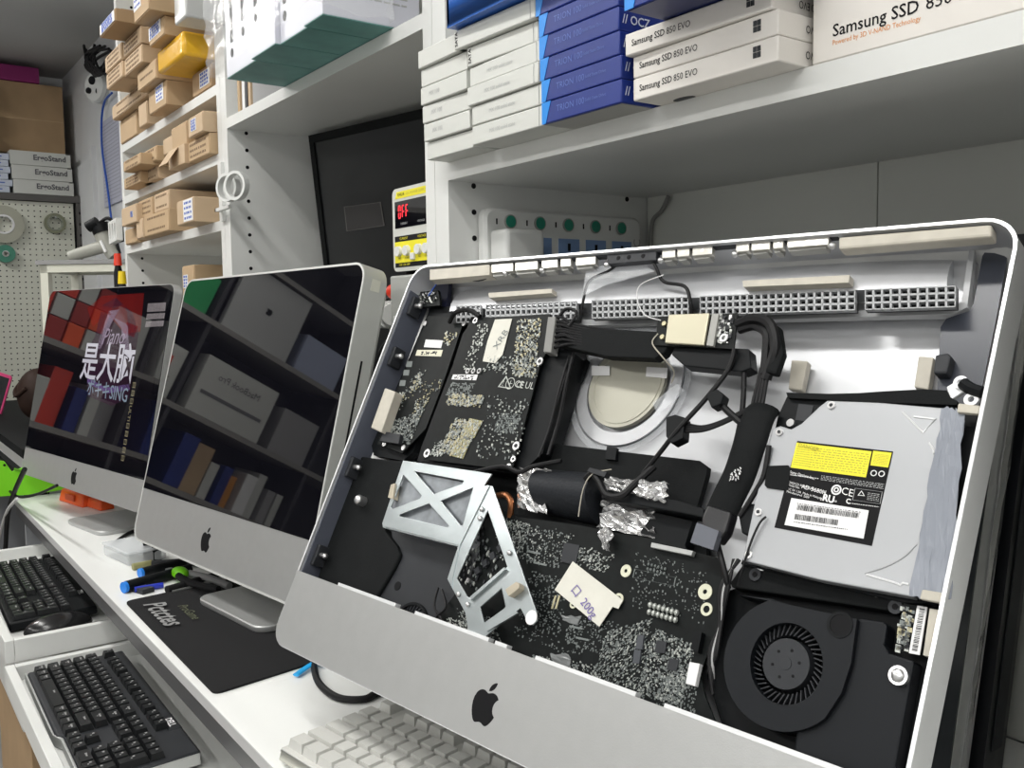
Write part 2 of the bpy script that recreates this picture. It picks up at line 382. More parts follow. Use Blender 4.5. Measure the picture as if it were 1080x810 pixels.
ct((149.7, 177), (165, 153), 0, .25, CARD, 'upper of two taped cardboard boxes second from the far end, middle box shelf', on=r, rows=2)
r = ct((178, 179.6), (194, 151), S2_, .16, CARD2, 'small cardboard box with front flap hanging open on the middle box shelf', flap=False)
fl = r
b = MB(); b.prism([(-.045, -.001, .037), (.02, -.001, .037), (.012, -.022, .004), (-.05, -.022, .004)], (0, -.001, .0)); link('open_flap', b.mesh('open_flap', CARD2), fl)
ct((173, 164.7), (182, 142), 0, .2, CARD2, 'low plain cardboard box left beside the labelled top box of middle shelf', on=r)
ct((182, 160), (197, 126.7), 0, .2, CARD, 'taller plain cardboard box touching the labelled top box of middle shelf', on=r)
r = ct((198.3, 172.8), (222, 139), S2_, .3, CARD, 'wide printed cardboard box next to upright on the middle box shelf', rows=3)
ct((199.5, 146.4), (224, 110.4), 0, .25, CARD2, 'cardboard box with square white label on top of the wide printed box', on=r, sticker=(.2, .55, .25, .85))
k_ = ct((127.7, 152.5), (144, 115.8), S1_, .25, CARD, 'cardboard box lowest at the far end of the heap on top box shelf')
ct((147.3, 135.5), (154.8, 105.6), S1_, .25, CARD2, 'narrow cardboard box with loose front beside the blue-labelled box')
H_ = ct((158.2, 122), (175.2, 84), S1_, .32, CARD, 'big cardboard box with blue-written white label under the heap', sticker=(.42, .85, .3, .98))
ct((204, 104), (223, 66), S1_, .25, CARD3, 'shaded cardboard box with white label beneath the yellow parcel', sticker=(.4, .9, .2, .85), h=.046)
j_ = ct((118, 128), (155, 92), 0, .3, CARD2, 'long cardboard box with big printed characters across its front', on=k_, rows=2, h=.034)
g_ = ct((146.2, 97.1), (164.5, 61.1), 0, .3, CARD, 'cardboard box with one printed row left below the yellow parcel', on=H_, rows=1)
f_ = ct((166.5, 78.8), (192.3, 31.2), 0, .3, YTAPE, 'parcel wrapped in shiny yellow packing tape', on=H_, name='parcel', cat='parcel', flap=False, bev=.006)
e2 = ct((113.3, 95), (129, 63.5), 0, .3, CARD2, 'lower far box of the block of four equal printed boxes', on=j_, rows=3)
e4 = ct((131.5, 81.5), (149.6, 46), 0, .3, CARD2, 'lower near box of the block of four equal printed boxes', on=j_, rows=3)
e1 = ct((112, 78), (127.8, 44), 0, .3, CARD2, 'upper far box of the block of four equal printed boxes', on=e2, rows=3)
e3 = ct((129.6, 63), (148.2, 27), 0, .3, CARD2, 'upper near box of the block of four equal printed boxes', on=e4, rows=3)
d_ = ct((158.4, 50), (173, 16), 0, .3, CARD, 'cardboard box with crumpled white paper front above the yellow parcel', on=f_, sticker=(.0, .8, .3, .98))
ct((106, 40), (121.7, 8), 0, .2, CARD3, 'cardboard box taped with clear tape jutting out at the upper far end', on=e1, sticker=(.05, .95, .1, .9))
ct((142.4, 25.5), (157, -12), 0, .34, CARD, 'large cardboard box at the top edge of the heap with white seal', on=d_, sticker=(.02, .5, .3, .98), h=.07)
ct((196, 17), (212, -12), 0, .3, mat('grey_wrap', (.55, .56, .55), .3, bump=.6, bscale=30), 'grey plastic-wrapped packet at the top edge beside the upright', on=f_, group=None, name='wrapped_packet', flap=False, cat='packet', h=.06, bev=.004)
for o in C.objects:
    if '_top' in o: del o['_top']

# ------------------------------------------------------------------ white boxes in a plastic bag
BZ = .376
xs = [onY(q, 40, .51).x for q in (240, 271.5, 298, 327, 348)]
labs = ['farthest white box with two dark slots inside the plastic bag', 'second white box from the far end inside the plastic bag', 'third white box from the far end inside the plastic bag', 'nearest white box inside the plastic bag, showing its printed side']
for i in range(4):
    w = xs[i + 1] - xs[i] - .002; yo = (.507, .500, .507, .502)[i]
    b = MB(); b.box(-w / 2, w / 2, 0, .14, .0012, .23); o = link('white_box', b.mesh('white_box', mat('cool_white_card', (.66, .67, .74), .4)), None, (xs[i] + w / 2, yo, Z(BZ)), bevel=.001)
    tag(o, labs[i], 'box', 'white boxes in the plastic bag')
    b = MB(); b.box(-w / 2, w / 2, 0, .14, 0, .0012); link('teal_base', b.mesh('teal_base', TEAL), o)
    for j, sx in enumerate(((.22, .62), (.25,), (.2, .72), (.3,))[i]):
        b = MB(); x = -w / 2 + w * sx; z = .05 + .02 * ((i + j) % 2)
        b.box(x - .006, x + .006, -.0006, 0, z, z + .075); b.prism([(x + .006 * math.cos(k * .524), -.0006, z - .016 + .007 * math.sin(k * .524)) for k in range(12)], (0, .0005, 0))
        link('dark_slot', b.mesh('dark_slot', INK), o)
    if i == 3:
        for r in range(8): 
            pass
        b = MB()
        for r in range(9): marks(b, .12, .02, 1, INKG, .0, .95)
        b = MB()
        for r in range(10):
            x = .01
            while x < .12: l = random.uniform(.004, .012); b.box(w / 2, w / 2 + .0005, x, x + l, .03 + r * .008, .032 + r * .008); x += l + .003
        link('fine_print', b.mesh('fine_print', INKG), o)
# the bag: a crumpled transparent skin around them
b = MB(); N = 26; M_ = 14
x0, x1, y0, y1 = xs[0] - .018, xs[4] + .012, .484, .597
loops = []
for j in range(M_ + 1):
    z = BZ + .006 + .22 * j / M_; lp = []
    for (ax, ay), (bx, by) in (((x0, y0), (x1, y0)), ((x1, y0), (x1, y1)), ((x1, y1), (x0, y1)), ((x0, y1), (x0, y0))):
        k = 14 if ax != bx else 6
        for s in range(k):
            u = s / k; lp.append(Vector((ax + (bx - ax) * u + random.uniform(-.0035, .0035), ay + (by - ay) * u + random.uniform(-.006, .003), Z(z + random.uniform(-.004, .004)))))
    loops.append(lp)
b.loft(loops, None, cap0=False, cap1=False); put('plastic_bag', b, BAG, org=((x0 + x1) / 2, .55, Z(BZ)))
tag(C.objects['plastic_bag'], 'crumpled clear plastic bag around the white boxes on shelf', 'bag')
for i, (x, m_, hh) in enumerate(((-1.69, CARD, .10), (-1.665, PAPER, .14), (-1.652, CHAR, .12), (-1.635, CARD2, .11))):
    b = MB(); b.box(-.006, .006, 0, .18, 0, hh); b.box(-.0062, .0062, .004, .18, .004, hh - .004, PAPER)
    tag(link('notebook', b.mesh('notebook', m_), None, (x, .61, Z(.3755))), ['brown notebook standing nearest the upright under the bag', 'white notebook standing second from the upright', 'dark notebook standing third from the upright', 'tan notebook standing fourth from the upright'][i], 'book', 'notebooks standing beside the bagged boxes')

# ------------------------------------------------------------------ drive boxes on the right shelf
S3 = .1842
def flatbox(x, w, y, d, z, h, m, label, group, yaw=0, name='drive_box'):
    b = MB(); b.box(-w / 2, w / 2, 0, d, 0, h)
    o = link(name, b.mesh(name, m), None, (x + w / 2, y, Z(z)), (0, 0, yaw), bevel=.0012); return tag(o, label, 'box', group)
ordn = ['bottom', 'second from bottom', 'third from bottom', 'fourth from bottom', 'fifth from bottom', 'topmost']
H = .0205; HS = .0188
for i in range(6):
    dx = (0, -.007, -.007, -.013, -.011, -.019)[i]; yw = (0, .0, .03, .0, .0, -.02)[i]
    o = flatbox(-.9525, .099, .5705 + dx * .58, .12, S3 + i * (H + .0004), H - .0005, WBOX, 'plain white flat box, %s in the far white column' % ordn[i], 'white flat boxes in two columns', yw)
    b = MB(); b.box(.0495, .0505, -.0006, .02, .001, H - .001); link('end_flap', b.mesh('end_flap', WBOX), o)
    if i in (1, 2, 3): text('MX 100', .007, INKG, o, (-.03, 0, H * .5), (1, 0, 0), (0, 0, 1), 'printed_title')
for i in range(6):
    dx = (0, 0, -.004, -.003, -.003, -.020)[i]; yw = (0, 0, 0, .0, .05, .04)[i]; wd = .126 - (0, 0, 0, 0, .008, -.012)[i]
    o = flatbox(-.844 + dx, wd, .563 - (.0, 0, .003, .0, 0, .006)[i], .12, S3 + i * (H + .0004), H - .0005, WBOX, 'plain white flat box, %s in the near white column' % ordn[i], 'white flat boxes in two columns', yw)
    b = MB(); b.box(wd / 2 - .007, wd / 2 - .0065, -.0006, 0, .001, H - .001); link('end_flap', b.mesh('end_flap', INKG), o)
    if i < 4: text('MX 100 solid state', .006, INKG, o, (-.03, 0, H * .5), (1, 0, 0), (0, 0, 1), 'printed_title')
    else: text('SATA', .0065, INK, o, (-wd / 2 + .005, 0, H * .5), (0, 0, 1), (-1, 0, 0), 'printed_title', align='CENTER', bold=.02)
for i in range(6):
    dx = (0, 0, -.002, -.003, -.003, -.008)[i]; w = .113
    o = flatbox(-.717 + dx, w, .5605, .1, S3 + i * (H + .0004), H, BLUE, 'blue drive box lettered TRION 100, %s in its column' % ordn[i], 'blue drive boxes')
    b = MB(); b.prism([(-w / 2, -.0004, .0), (-w / 2 + .006, -.0004, 0), (-w / 2 + .014, -.0004, H), (-w / 2, -.0004, H)], (0, .0003, 0)); link('corner_stripe', b.mesh('corner_stripe', LBLUE), o)
    text('TRION 100', .0085, mat('muted_lettering', (.10, .16, .46), .4), o, (-.034, 0, H * .55), (1, 0, 0), (0, 0, 1), 'printed_title')
    text('Solid State Drive', .0042, mat('muted_lettering', (.13, .20, .50), .4), o, (.008, 0, H * .55), (1, 0, 0), (0, 0, 1), 'printed_title')
    text('// OCZ', .011, mat('silver_lettering', (.62, .66, .75), .35), o, (w / 2 + .0003, .004, H * .5), (0, 1, 0), (0, 0, 1), 'maker_lettering', bold=.015)
    b = MB(); b.box(-w / 2 + .002, w / 2 - .002, .003, .097, -.0004, 0); link('underside', b.mesh('underside', GREYPL), o)
o = flatbox(-.557, .13, .521, .24, S3 + 3 * (HS + .0003) + .0008, .03, BLUE, 'wide blue drive box lying across the blue and white stacks at top edge', 'blue drive boxes')
b = MB(); b.box(-.063, .063, .002, .238, -.0004, 0); link('underside', b.mesh('underside', NAVY), o)
b = MB(); b.prism([(-.065, -.0004, 0), (-.055, -.0004, 0), (-.045, -.0004, .03), (-.065, -.0004, .03)], (0, .0003, 0)); link('corner_stripe', b.mesh('corner_stripe', LBLUE), o)
HS = .0188
for i in range(3):
    w = .154; o = flatbox(-.596 - (0, .000, .004)[i], w, (.567, .567, .563)[i], .14, S3 + i * (HS + .0003), HS, WBOXW, 'white Samsung SSD 850 EVO box, %s of three' % ('bottom', 'middle', 'topmost')[i], 'white drive boxes lettered 850 EVO', (0, 0, .02)[i])
    text('Samsung SSD', .0078, INK, o, (-w / 2 + .008, 0, HS * .5), (1, 0, 0), (0, 0, 1), 'printed_title', sx=.92, bold=.01)
    text('850 EVO', .0078, INK, o, (-w / 2 + .0485, 0, HS * .5), (1, 0, 0), (0, 0, 1), 'printed_title', sx=.92)
    b = MB()
    for (u, v) in ((0, 0), (1, 0), (0, 1), (1, 1)): b.box(.054 + u * .0038, .0572 + u * .0038, -.0005, 0, HS * .35 + v * .0045, HS * .35 + .004 + v * .0045)
    link('square_mark', b.mesh('square_mark', CHAR), o)
    text('Samsung SSD 850 EVO', .0085, INK, o, (w / 2, .10, HS * .5), (0, -1, 0), (0, 0, -1), 'printed_title', sx=.85)
    if i == 0:
        b = MB(); b.prism([(-.045 + .012 * math.cos(k * .3927), .03 + .006 * math.sin(k * .3927), -.0003) for k in range(16)], (0, 0, .0002)); link('oval_emblem', b.mesh('oval_emblem', CHAR), o)
o = flatbox(-.4365, .167, .6, .18, S3, .13, WBOXW, 'large white Samsung SSD 850 EVO box at the right end of the shelf', 'white drive boxes lettered 850 EVO')
text('Samsung SSD', .0125, INK, o, (-.066, 0, .0205), (1, 0, 0), (0, 0, 1), 'printed_title', bold=.01, sx=1.0)
text('850 EVO', .0125, INK, o, (.006, 0, .0205), (1, 0, 0), (0, 0, 1), 'printed_title', sx=1.0)
text('Powered by 3D V-NAND Technology', .0052, INKO, o, (-.066, 0, .0122), (1, 0, 0), (0, 0, 1), 'printed_subtitle', sx=.85)
# document tray behind the white columns
p = onY(457, 32, .70); q = onY(523, 14, .70)
t = thing('document_tray', up(onY(490, 25, .70)), 'blue plastic tray with white papers on top of the white flat boxes', 'tray')
t.location = (-.778, .645, Z(.3105))
b = MB(); b.box(-.085, .10, -.10, .11, 0, .004)
for a_ in ((-.085, -.081, -.10, .11), (.096, .10, -.10, .11), (-.085, .10, -.10, -.096)): b.box(a_[0], a_[1], a_[2], a_[3], .004, .03)
link('tray_body', b.mesh('tray_body', mat('blue_tray', (.03, .13, .50), .3)), t)
b = MB(); b.box(-.078, .092, -.09, .1, .0045, .04); link('paper_stack', b.mesh('paper_stack', PAPER), t)

# ------------------------------------------------------------------ power strip on the side wall of the right bay
t = thing('power_strip', (-.952, .775, Z(.06)), 'white wall power strip with five green switches and blue sockets', 'power strip')
t.rotation_euler = (0, 0, math.radians(90))     # local x runs into the bay, local -y faces the room
# local: x 0..: world y ; y: -world x
def pw(x, y, z): return (y - .775, -(x + .952), z - .06)
p = onX(500, 228, -.94); q = onX(676, 232, -.94)
b = MB(); lp = rrect(-.133, .133, -.02, .072, .012, 0); b.loft([[v + Vector((0, 0, 0)) for v in lp], [v + Vector((0, -.010, 0)) for v in lp], [Vector((v.x * .97, -.014, .026 + (v.z - .026) * .93)) for v in lp]]); link('housing', b.mesh('housing', WPL), t)
for i in range(5):
    x = -.095 + i * .047
    b = MB(); b.cyl((x, -.014, .056), (x, -.017, .056), .0075, GREEN); b.ring((x, -.0142, .056), (0, -1, 0), .0088, .0076, .0025, GREYPL); link('switch', b.mesh('switch', GREEN), t)
    b = MB(); b.box(x - .021, x - .019, -.0146, -.014, .052, .059); link('switch_mark', b.mesh('switch_mark', INK), t)
    b = MB(); b.box(x - .016, x + .019, -.0152, -.014, -.012, .038); s = link('socket', b.mesh('socket', SOCK), t)
    b = MB(); b.box(x - .001, x + .0035, -.0156, -.0151, .022, .032); b.box(x - .003, x + .006, -.0156, -.0151, .014, .019); b.box(x - .011, x - .005, -.0156, -.0151, 0, .003); b.box(x + .007, x + .013, -.0156, -.0151, 0, .003); link('socket_slots', b.mesh('socket_slots', INK), s)
text('SIC', .018, GREYPL, t, (.124, -.0142, .03), (0, 0, 1), (-1, 0, 0), 'maker_lettering', align='CENTER')
b = MB(); b.box(-.128, -.068, -.052, -.0155, -.03, .044); tag(link('charger_plug', b.mesh('charger_plug', WPL), None), 'white charger plugged in at the near end of the power strip', 'charger')
o = C.objects['charger_plug']; o.location = t.location; o.rotation_euler = t.rotation_euler; bv = o.modifiers.new('bevel', 'BEVEL'); bv.width = .006; bv.segments = 3
b = MB(); b.tube([up(onY(705, 207, .925)), up(onY(698, 222, .928)), up(onY(688, 234, .93)), up(onY(686, 262, .928))], .003); tag(put('wall_cable', b, mat('greycable', (.3, .3, .28), .5), org=up(onY(698, 222, .928))), 'grey cable running down the back corner of the right bay', 'cable')
# ------------------------------------------------------------------ bench power supply and what is around it in the middle bay
t = thing('instrument_case', (-1.12, .71, Z(-.435)), 'pale grey instrument case standing under the bench power supply', 'case')
b = MB(); b.box(-.07, .07, -.065, .075, 0, .493); link('case_body', b.mesh('case_body', mat('pale_grey_metal', (.42, .43, .41), .4), ), t, bevel=.003)
b = MB()
for i in range(6): b.box(-.06, .06, -.0662, -.065, .04 + i * .07, .085 + i * .07)
link('drawer_front', b.mesh('drawer_front', WPL), t, bevel=.002)
PS = thing('power_supply', (-1.118, .648, Z(.0585)), 'grey bench power supply with red OFF display and yellow panel', 'power supply')
W_, H_ = .124, .15
PS.scale = (.87, .78, .80)
b = MB(); lp = rrect(-W_ / 2, W_ / 2, .008, H_, .010, 0); b.loft([lp, [v + Vector((0, .19, 0)) for v in lp]]); link('case', b.mesh('case', mat('psu_case', (.48, .49, .46), .45)), PS)
b = MB(); lp = rrect(-W_ / 2 - .002, W_ / 2 + .002, .006, H_ + .002, .011, -.006); b.loft([lp, [v + Vector((0, .006, 0)) for v in lp]]); link('front_frame', b.mesh('front_frame', mat('psu_frame', (.60, .61, .57), .4)), PS)
b = MB(); b.prism([(-.054, -.0066, .134), (.06, -.0066, .134), (.06, -.0066, .146), (-.048, -.0066, .146)], (0, .0005, 0)); s = link('brand_strip', b.mesh('brand_strip', YEL), PS)
text('YIHUA', .008, INK, s, (-.047, -.0066, .140), (1, 0, 0), (0, 0, 1), 'lettering', italic=.3); text('DC POWER SUPPLY', .007, mat('pale_ink', (.45, .40, .05)), s, (-.016, -.0066, .140), (1, 0, 0), (0, 0, 1), 'lettering')
b = MB(); b.box(-.055, .055, -.0068, -.006, .082, .129); dsp = link('display', b.mesh('display', GLASS), PS)
def seg(b, x, z, on, s=.0105):
    w = s * .55
    S = {'a': (0, s, w, s), 'g': (0, 0, w, 0), 'd': (0, -s, w, -s), 'f': (0, 0, 0, s), 'b': (w, 0, w, s), 'e': (0, -s, 0, 0), 'c': (w, -s, w, 0)}
    for k in on:
        x0_, z0_, x1_, z1_ = S[k]; e = .0011
        b.box(x + min(x0_, x1_) - e * (z0_ != z1_) , x + max(x0_, x1_) + e * (z0_ != z1_) , -.0073, -.0069, z + min(z0_, z1_) - e * (z0_ == z1_) + .0012 * (z0_ != z1_), z + max(z0_, z1_) + e * (z0_ == z1_) - .0012 * (z0_ != z1_))
b = MB(); seg(b, -.042, .110, 'abcdef'); seg(b, -.030, .110, 'aefg'); seg(b, -.018, .110, 'aefg'); link('red_digits', b.mesh('red_digits', LEDR), dsp)
text('CURRENT', .005, INKG, dsp, (-.036, -.0069, .089), (1, 0, 0), (0, 0, 1)); text('VOLTAGE', .005, INKG, dsp, (.018, -.0069, .089), (1, 0, 0), (0, 0, 1))
b = MB(); b.box(-.0575, .0575, -.0064, -.006, .013, .068); yp = link('control_panel', b.mesh('control_panel', INK), PS)
b = MB(); b.box(-.0575, .0575, -.0068, -.0064, .021, .058); link('yellow_field', b.mesh('yellow_field', YEL), yp)
for s_, x in (('CURRENT', -.036), ('VOLTAGE', .022)): text(s_, .006, YEL, yp, (x - .005, -.0065, .063), (1, 0, 0), (0, 0, 1))
text('110V  ON  OFF', .0055, YEL, yp, (-.045, -.0065, .017), (1, 0, 0), (0, 0, 1))
for x, s_ in ((-.042, 'FINE'), (-.016, 'COARSE'), (.022, 'FINE'), (.046, 'COARSE')):
    b = MB(); b.cyl((x, -.0068, .041), (x, -.013, .041), .0095, n=24, r2=.0085); b.box(x - .0008, x + .0008, -.0136, -.013, .041, .050); link('knob', b.mesh('knob', WPL), PS)
    text(s_, .004, INK, yp, (x, -.0069, .0285), (1, 0, 0), (0, 0, 1), align='CENTER')
b = MB(); b.box(-.002, .010, -.012, -.0068, .024, .036); link('push_button', b.mesh('push_button', WPL), PS, bevel=.001)
for x in (-.05, .05):
    b = MB(); b.cyl((x, .02, 0), (x, .02, .008), .009); link('foot', b.mesh('foot', BLACK), PS)
# red plug, adapter and cord in the gap between the two computers
c = up(onY(424, 306, .70))
b = MB(); b.cyl(c + Vector((-.03, 0, -.002)), c + Vector((.0, 0, .004)), .012, RED, n=16); b.cyl(c + Vector((-.10, .02, -.006)), c + Vector((-.03, 0, -.002)), .009, BLACK, n=16)
tag(put('banana_plug', b, RED, org=c), 'red and black test plug below the bench power supply', 'plug')
c = up(onY(424, 318, .72))
b = MB(); b.box(c.x - .05, c.x + .035, c.y, c.y + .05, c.z - .05, c.z + .012); o = put('socket_adapter', b, WPL, org=c, bevel=.005); tag(o, 'white mains adapter in the dark gap below the red plug', 'adapter')
c = up(onY(408, 332, .70))
b = MB(); b.cyl(c + Vector((-.06, .02, 0)), c + Vector((.03, -.01, 0)), .022, n=20); b.cyl(c + Vector((.03, -.01, 0)), c + Vector((.045, -.014, 0)), .017, n=20); tag(put('cable_sleeve', b, WPL, org=c), 'white round plug body beside the silver computer edge', 'plug')
b = MB(); b.tube([up(onY(430, 312, .69)), up(onY(428, 330, .67)), up(onY(434, 352, .68)), up(onY(418, 372, .68)), up(onY(405, 385, .70)), up(onY(398, 410, .7))], .004); tag(put('white_cable', b, WCABLE, org=up(onY(430, 330, .68))), 'white cord curling down between the two silver computers', 'cable')
b = MB(); b.tube([up(onY(420, 350, .72)), up(onY(402, 372, .70)), up(onY(392, 420, .7)), up(onY(372, 480, .74)), up(onY(360, 520, .76))], .005); tag(put('black_cable', b, CABLE, org=up(onY(402, 372, .70))), 'black cord looping in the dark gap behind the opened computer', 'cable')

# black display panel leaning in the middle bay
A = Vector((-1.672, .742, Z(.345))); u = Vector((.30, .044, -.006)).normalized(); v = Vector((.05, .055, -.40)); v = (v - u * v.dot(u)).normalized(); n = v.cross(u).normalized(); n = n if n.y < 0 else -n
t = thing('display_panel', A + u * .24 + v * .77, 'large black display panel leaning upright in the middle bay', 'display panel')
def pl(a, c, e): return A + u * a + v * c + n * e
def kidw(name, pts, vec, m, par, holes=()):
    b = MB(); b.prism(pts, vec, holes=holes); return put(name, rel(b, par), m, par)
kidw('panel', [pl(0, 0, 0), pl(.48, 0, 0), pl(.48, .76, 0), pl(0, .76, 0)], -n * .012, mat('dark_panel', (.010, .011, .012), .3), t)
fr = kidw('frame', [pl(-.003, -.003, .003), pl(.483, -.003, .003), pl(.483, .763, .003), pl(-.003, .763, .003)], -n * .014, BLACKM, t, holes=[[pl(.012, .012, .003), pl(.012, .75, .003), pl(.47, .75, .003), pl(.47, .012, .003)]])
def hitpl(x, y):
    r = ray(x, y); o = Vector((0, 0, HZ)); s = (A - o).dot(n) / r.dot(n); return o + r * s + n * .0012
q4 = [hitpl(363, 218), hitpl(402, 213), hitpl(406, 238), hitpl(366, 244)]
kidw('sticker_outline', q4, -n * .0008, mat('dark_grey_line', (.10, .095, .09), .5), t, holes=[[p + (sum(q4, Vector()) / 4 - p) * .045 for p in q4]])
kidw('sticker', [p + (sum(q4, Vector()) / 4 - p) * .05 for p in q4], -n * .0008, mat('dark_sticker', (.028, .026, .026), .5), t)

# ------------------------------------------------------------------ the three computers
def fr3(yaw, tilt, roll):
    U = Vector((math.cos(yaw), math.sin(yaw), 0)); n0 = Vector((-math.sin(yaw), math.cos(yaw), 0))
    V = Vector((0, 0, -1)) * math.cos(tilt) - n0 * math.sin(tilt)
    U2 = U * math.cos(roll) + V * math.sin(roll); V2 = -U * math.sin(roll) + V * math.cos(roll)
    return U2, V2, U2.cross(V2)
class Body:
    """computer body: local x along the width (centre 0), local z up its face from the chin's lower edge, local y into the depth"""
    def __init__(s, T, ang, w, h, label):
        s.T = Vector(T); s.U, s.V, s.W = fr3(*ang); s.w = w; s.h = h
        o = s.T + s.U * w / 2 + s.V * h
        s.o = bpy.data.objects.new('desktop_computer', None); C.objects.link(s.o); s.o.empty_display_size = .05
        M = Matrix((s.U, s.W, -s.V)).transposed().to_4x4(); M.translation = up(o); s.o.matrix_world = M
        tag(s.o, label, 'computer'); s.M = M
    def p(s, x, y, d=0.):
        r = ray(x, y); t = (s.T.dot(s.W) + d) / r.dot(s.W); q = r * t - s.T
        return Vector((q.dot(s.U) - s.w / 2, d, s.h - q.dot(s.V)))
    def add(s, name, b, m, par=None, **k): return put(name, b, m, par or s.o, **k)
    def poly(s, name, pts, d0, d1, m, par=None, holes=(), bevel=0):
        b = MB(); b.prism([s.p(x, y, d0) for x, y in pts], (0, d1 - d0, 0), holes=[[s.p(x, y, d0) for x, y in hh] for hh in holes])
        return put(name, b, m, par or s.o, smooth=False, bevel=bevel)
    def disc(s, name, x, y, d0, d1, r, m, par=None, n=32, r2=None):
        c = s.p(x, y, d0); b = MB(); b.cyl(c, (c.x, d1, c.z), r, n=n, r2=r2); return put(name, b, m, par or s.o)
def foot_stand(B, w, d, neck=.10, y0=.0, label=None, dx=0.):
    # foot plate lying on the desk and a bent neck up to the back of the body; built in room space, parented to the body
    o = bpy.data.objects.new('stand', None)
    inv = B.M.inverted()
    base = up(B.T + B.U * B.w / 2 + B.V * B.h); yaw = math.atan2(B.U.y, B.U.x)
    ex = Vector((math.cos(yaw), math.sin(yaw), 0)); ey = Vector((-math.sin(yaw), math.cos(yaw), 0)); g = Vector((base.x, base.y, Z(-.435 + (.0035 if y0 > .001 or label else .0003)))) + ey * y0 + ex * dx
    b = MB(); pts = []
    for cx, cy, a0 in ((w / 2 - .022, d - .022, 0), (-w / 2 + .022, d - .022, 90), (-w / 2 + .022, .022, 180), (w / 2 - .022, .022, 270)):
        for k in range(7): a = math.radians(a0 + 15 * k); pts.append((cx + .022 * math.cos(a), cy + .022 * math.sin(a)))
    def lay(z, s): return [inv @ (g + ex * x * s + ey * (d / 2 + (y - d / 2) * s) + Vector((0, 0, z))) for x, y in pts]
    b.loft([lay(0, .985), lay(.003, 1), lay(.0075, 1), lay(.009, .985)])
    B.add('stand_foot', b, ALU)
    b = MB(); prof = []
    back = up(B.T + B.U * B.w / 2 + B.V * B.h * .52 + B.W * .055)
    P0 = g + ey * (d - .012); P3 = back; K = 14; path = []
    c1 = P0 + ey * .05 + Vector((0, 0, .03)); c2 = P3 + ey * .07 - Vector((0, 0, .05))
    for k in range(K + 1):
        s_ = k / K; q = 1 - s_; path.append(P0 * q ** 3 + c1 * 3 * q * q * s_ + c2 * 3 * q * s_ * s_ + P3 * s_ ** 3)
    rings = []
    for i, p_ in enumerate(path):
        tg = (path[min(i + 1, K)] - path[max(i - 1, 0)]).normalized(); nn = ex.cross(tg).normalized() * .0045; hw = w / 2 - .012 - .03 * math.sin(math.pi * i / K)
        rings.append([inv @ (p_ - ex * hw + nn), inv @ (p_ + ex * hw + nn), inv @ (p_ + ex * hw - nn), inv @ (p_ - ex * hw - nn)])
    b.loft(rings); B.add('stand_neck', b, ALU)
def shell(B, side, r=.022, m=ALUD, closed=True, back=.05):
    w, h = B.w, B.h; b = MB()
    L = [rrect(-w / 2, w / 2, 0, h, r, .0)] + [rrect(-w / 2, w / 2, 0, h, r, side)] + [rrect(-w / 2 + i, w / 2 - i, i * .8, h - i * .8, r + .01, side + back * q) for i, q in ((.012, .22), (.04, .5), (.10, .8), (.16, 1))]
    if closed: b.loft(L); return B.add('housing', b, m)
    # open tray: outer skin and inner skin
    e = .0022
    inn = [rrect(-w / 2 + e, w / 2 - e, e, h - e, r - e, .0)] + [rrect(-w / 2 + e, w / 2 - e, e, h - e, r - e, side)] + [rrect(-w / 2 + i + e, w / 2 - i - e, i + e, h - i - e, r - e + .004, side + back * q) for i, q in ((.006, .35),)]
    out = L[:3]
    b.loft([l for l in reversed(inn)] + out[:1], SILV, cap0=True, cap1=False)
    o = B.add('inner_tray', b, SILV)
    b = MB(); b.loft(L, m, cap0=False, cap1=True); B.add('housing', b, m)
    b = MB(); a0 = rrect(-w / 2 - .0002, w / 2 + .0002, -.0002, h + .0002, r, -.0004); a1 = rrect(-w / 2 + e, w / 2 - e, e, h - e, r - e, -.0004); a2 = [v + Vector((0, .0012, 0)) for v in a0]; a3 = [v + Vector((0, .0012, 0)) for v in a1]
    b.loft([a2, a0, a1, a3], RIM, cap0=False, cap1=False); B.add('front_rim', b, RIM)
    return o

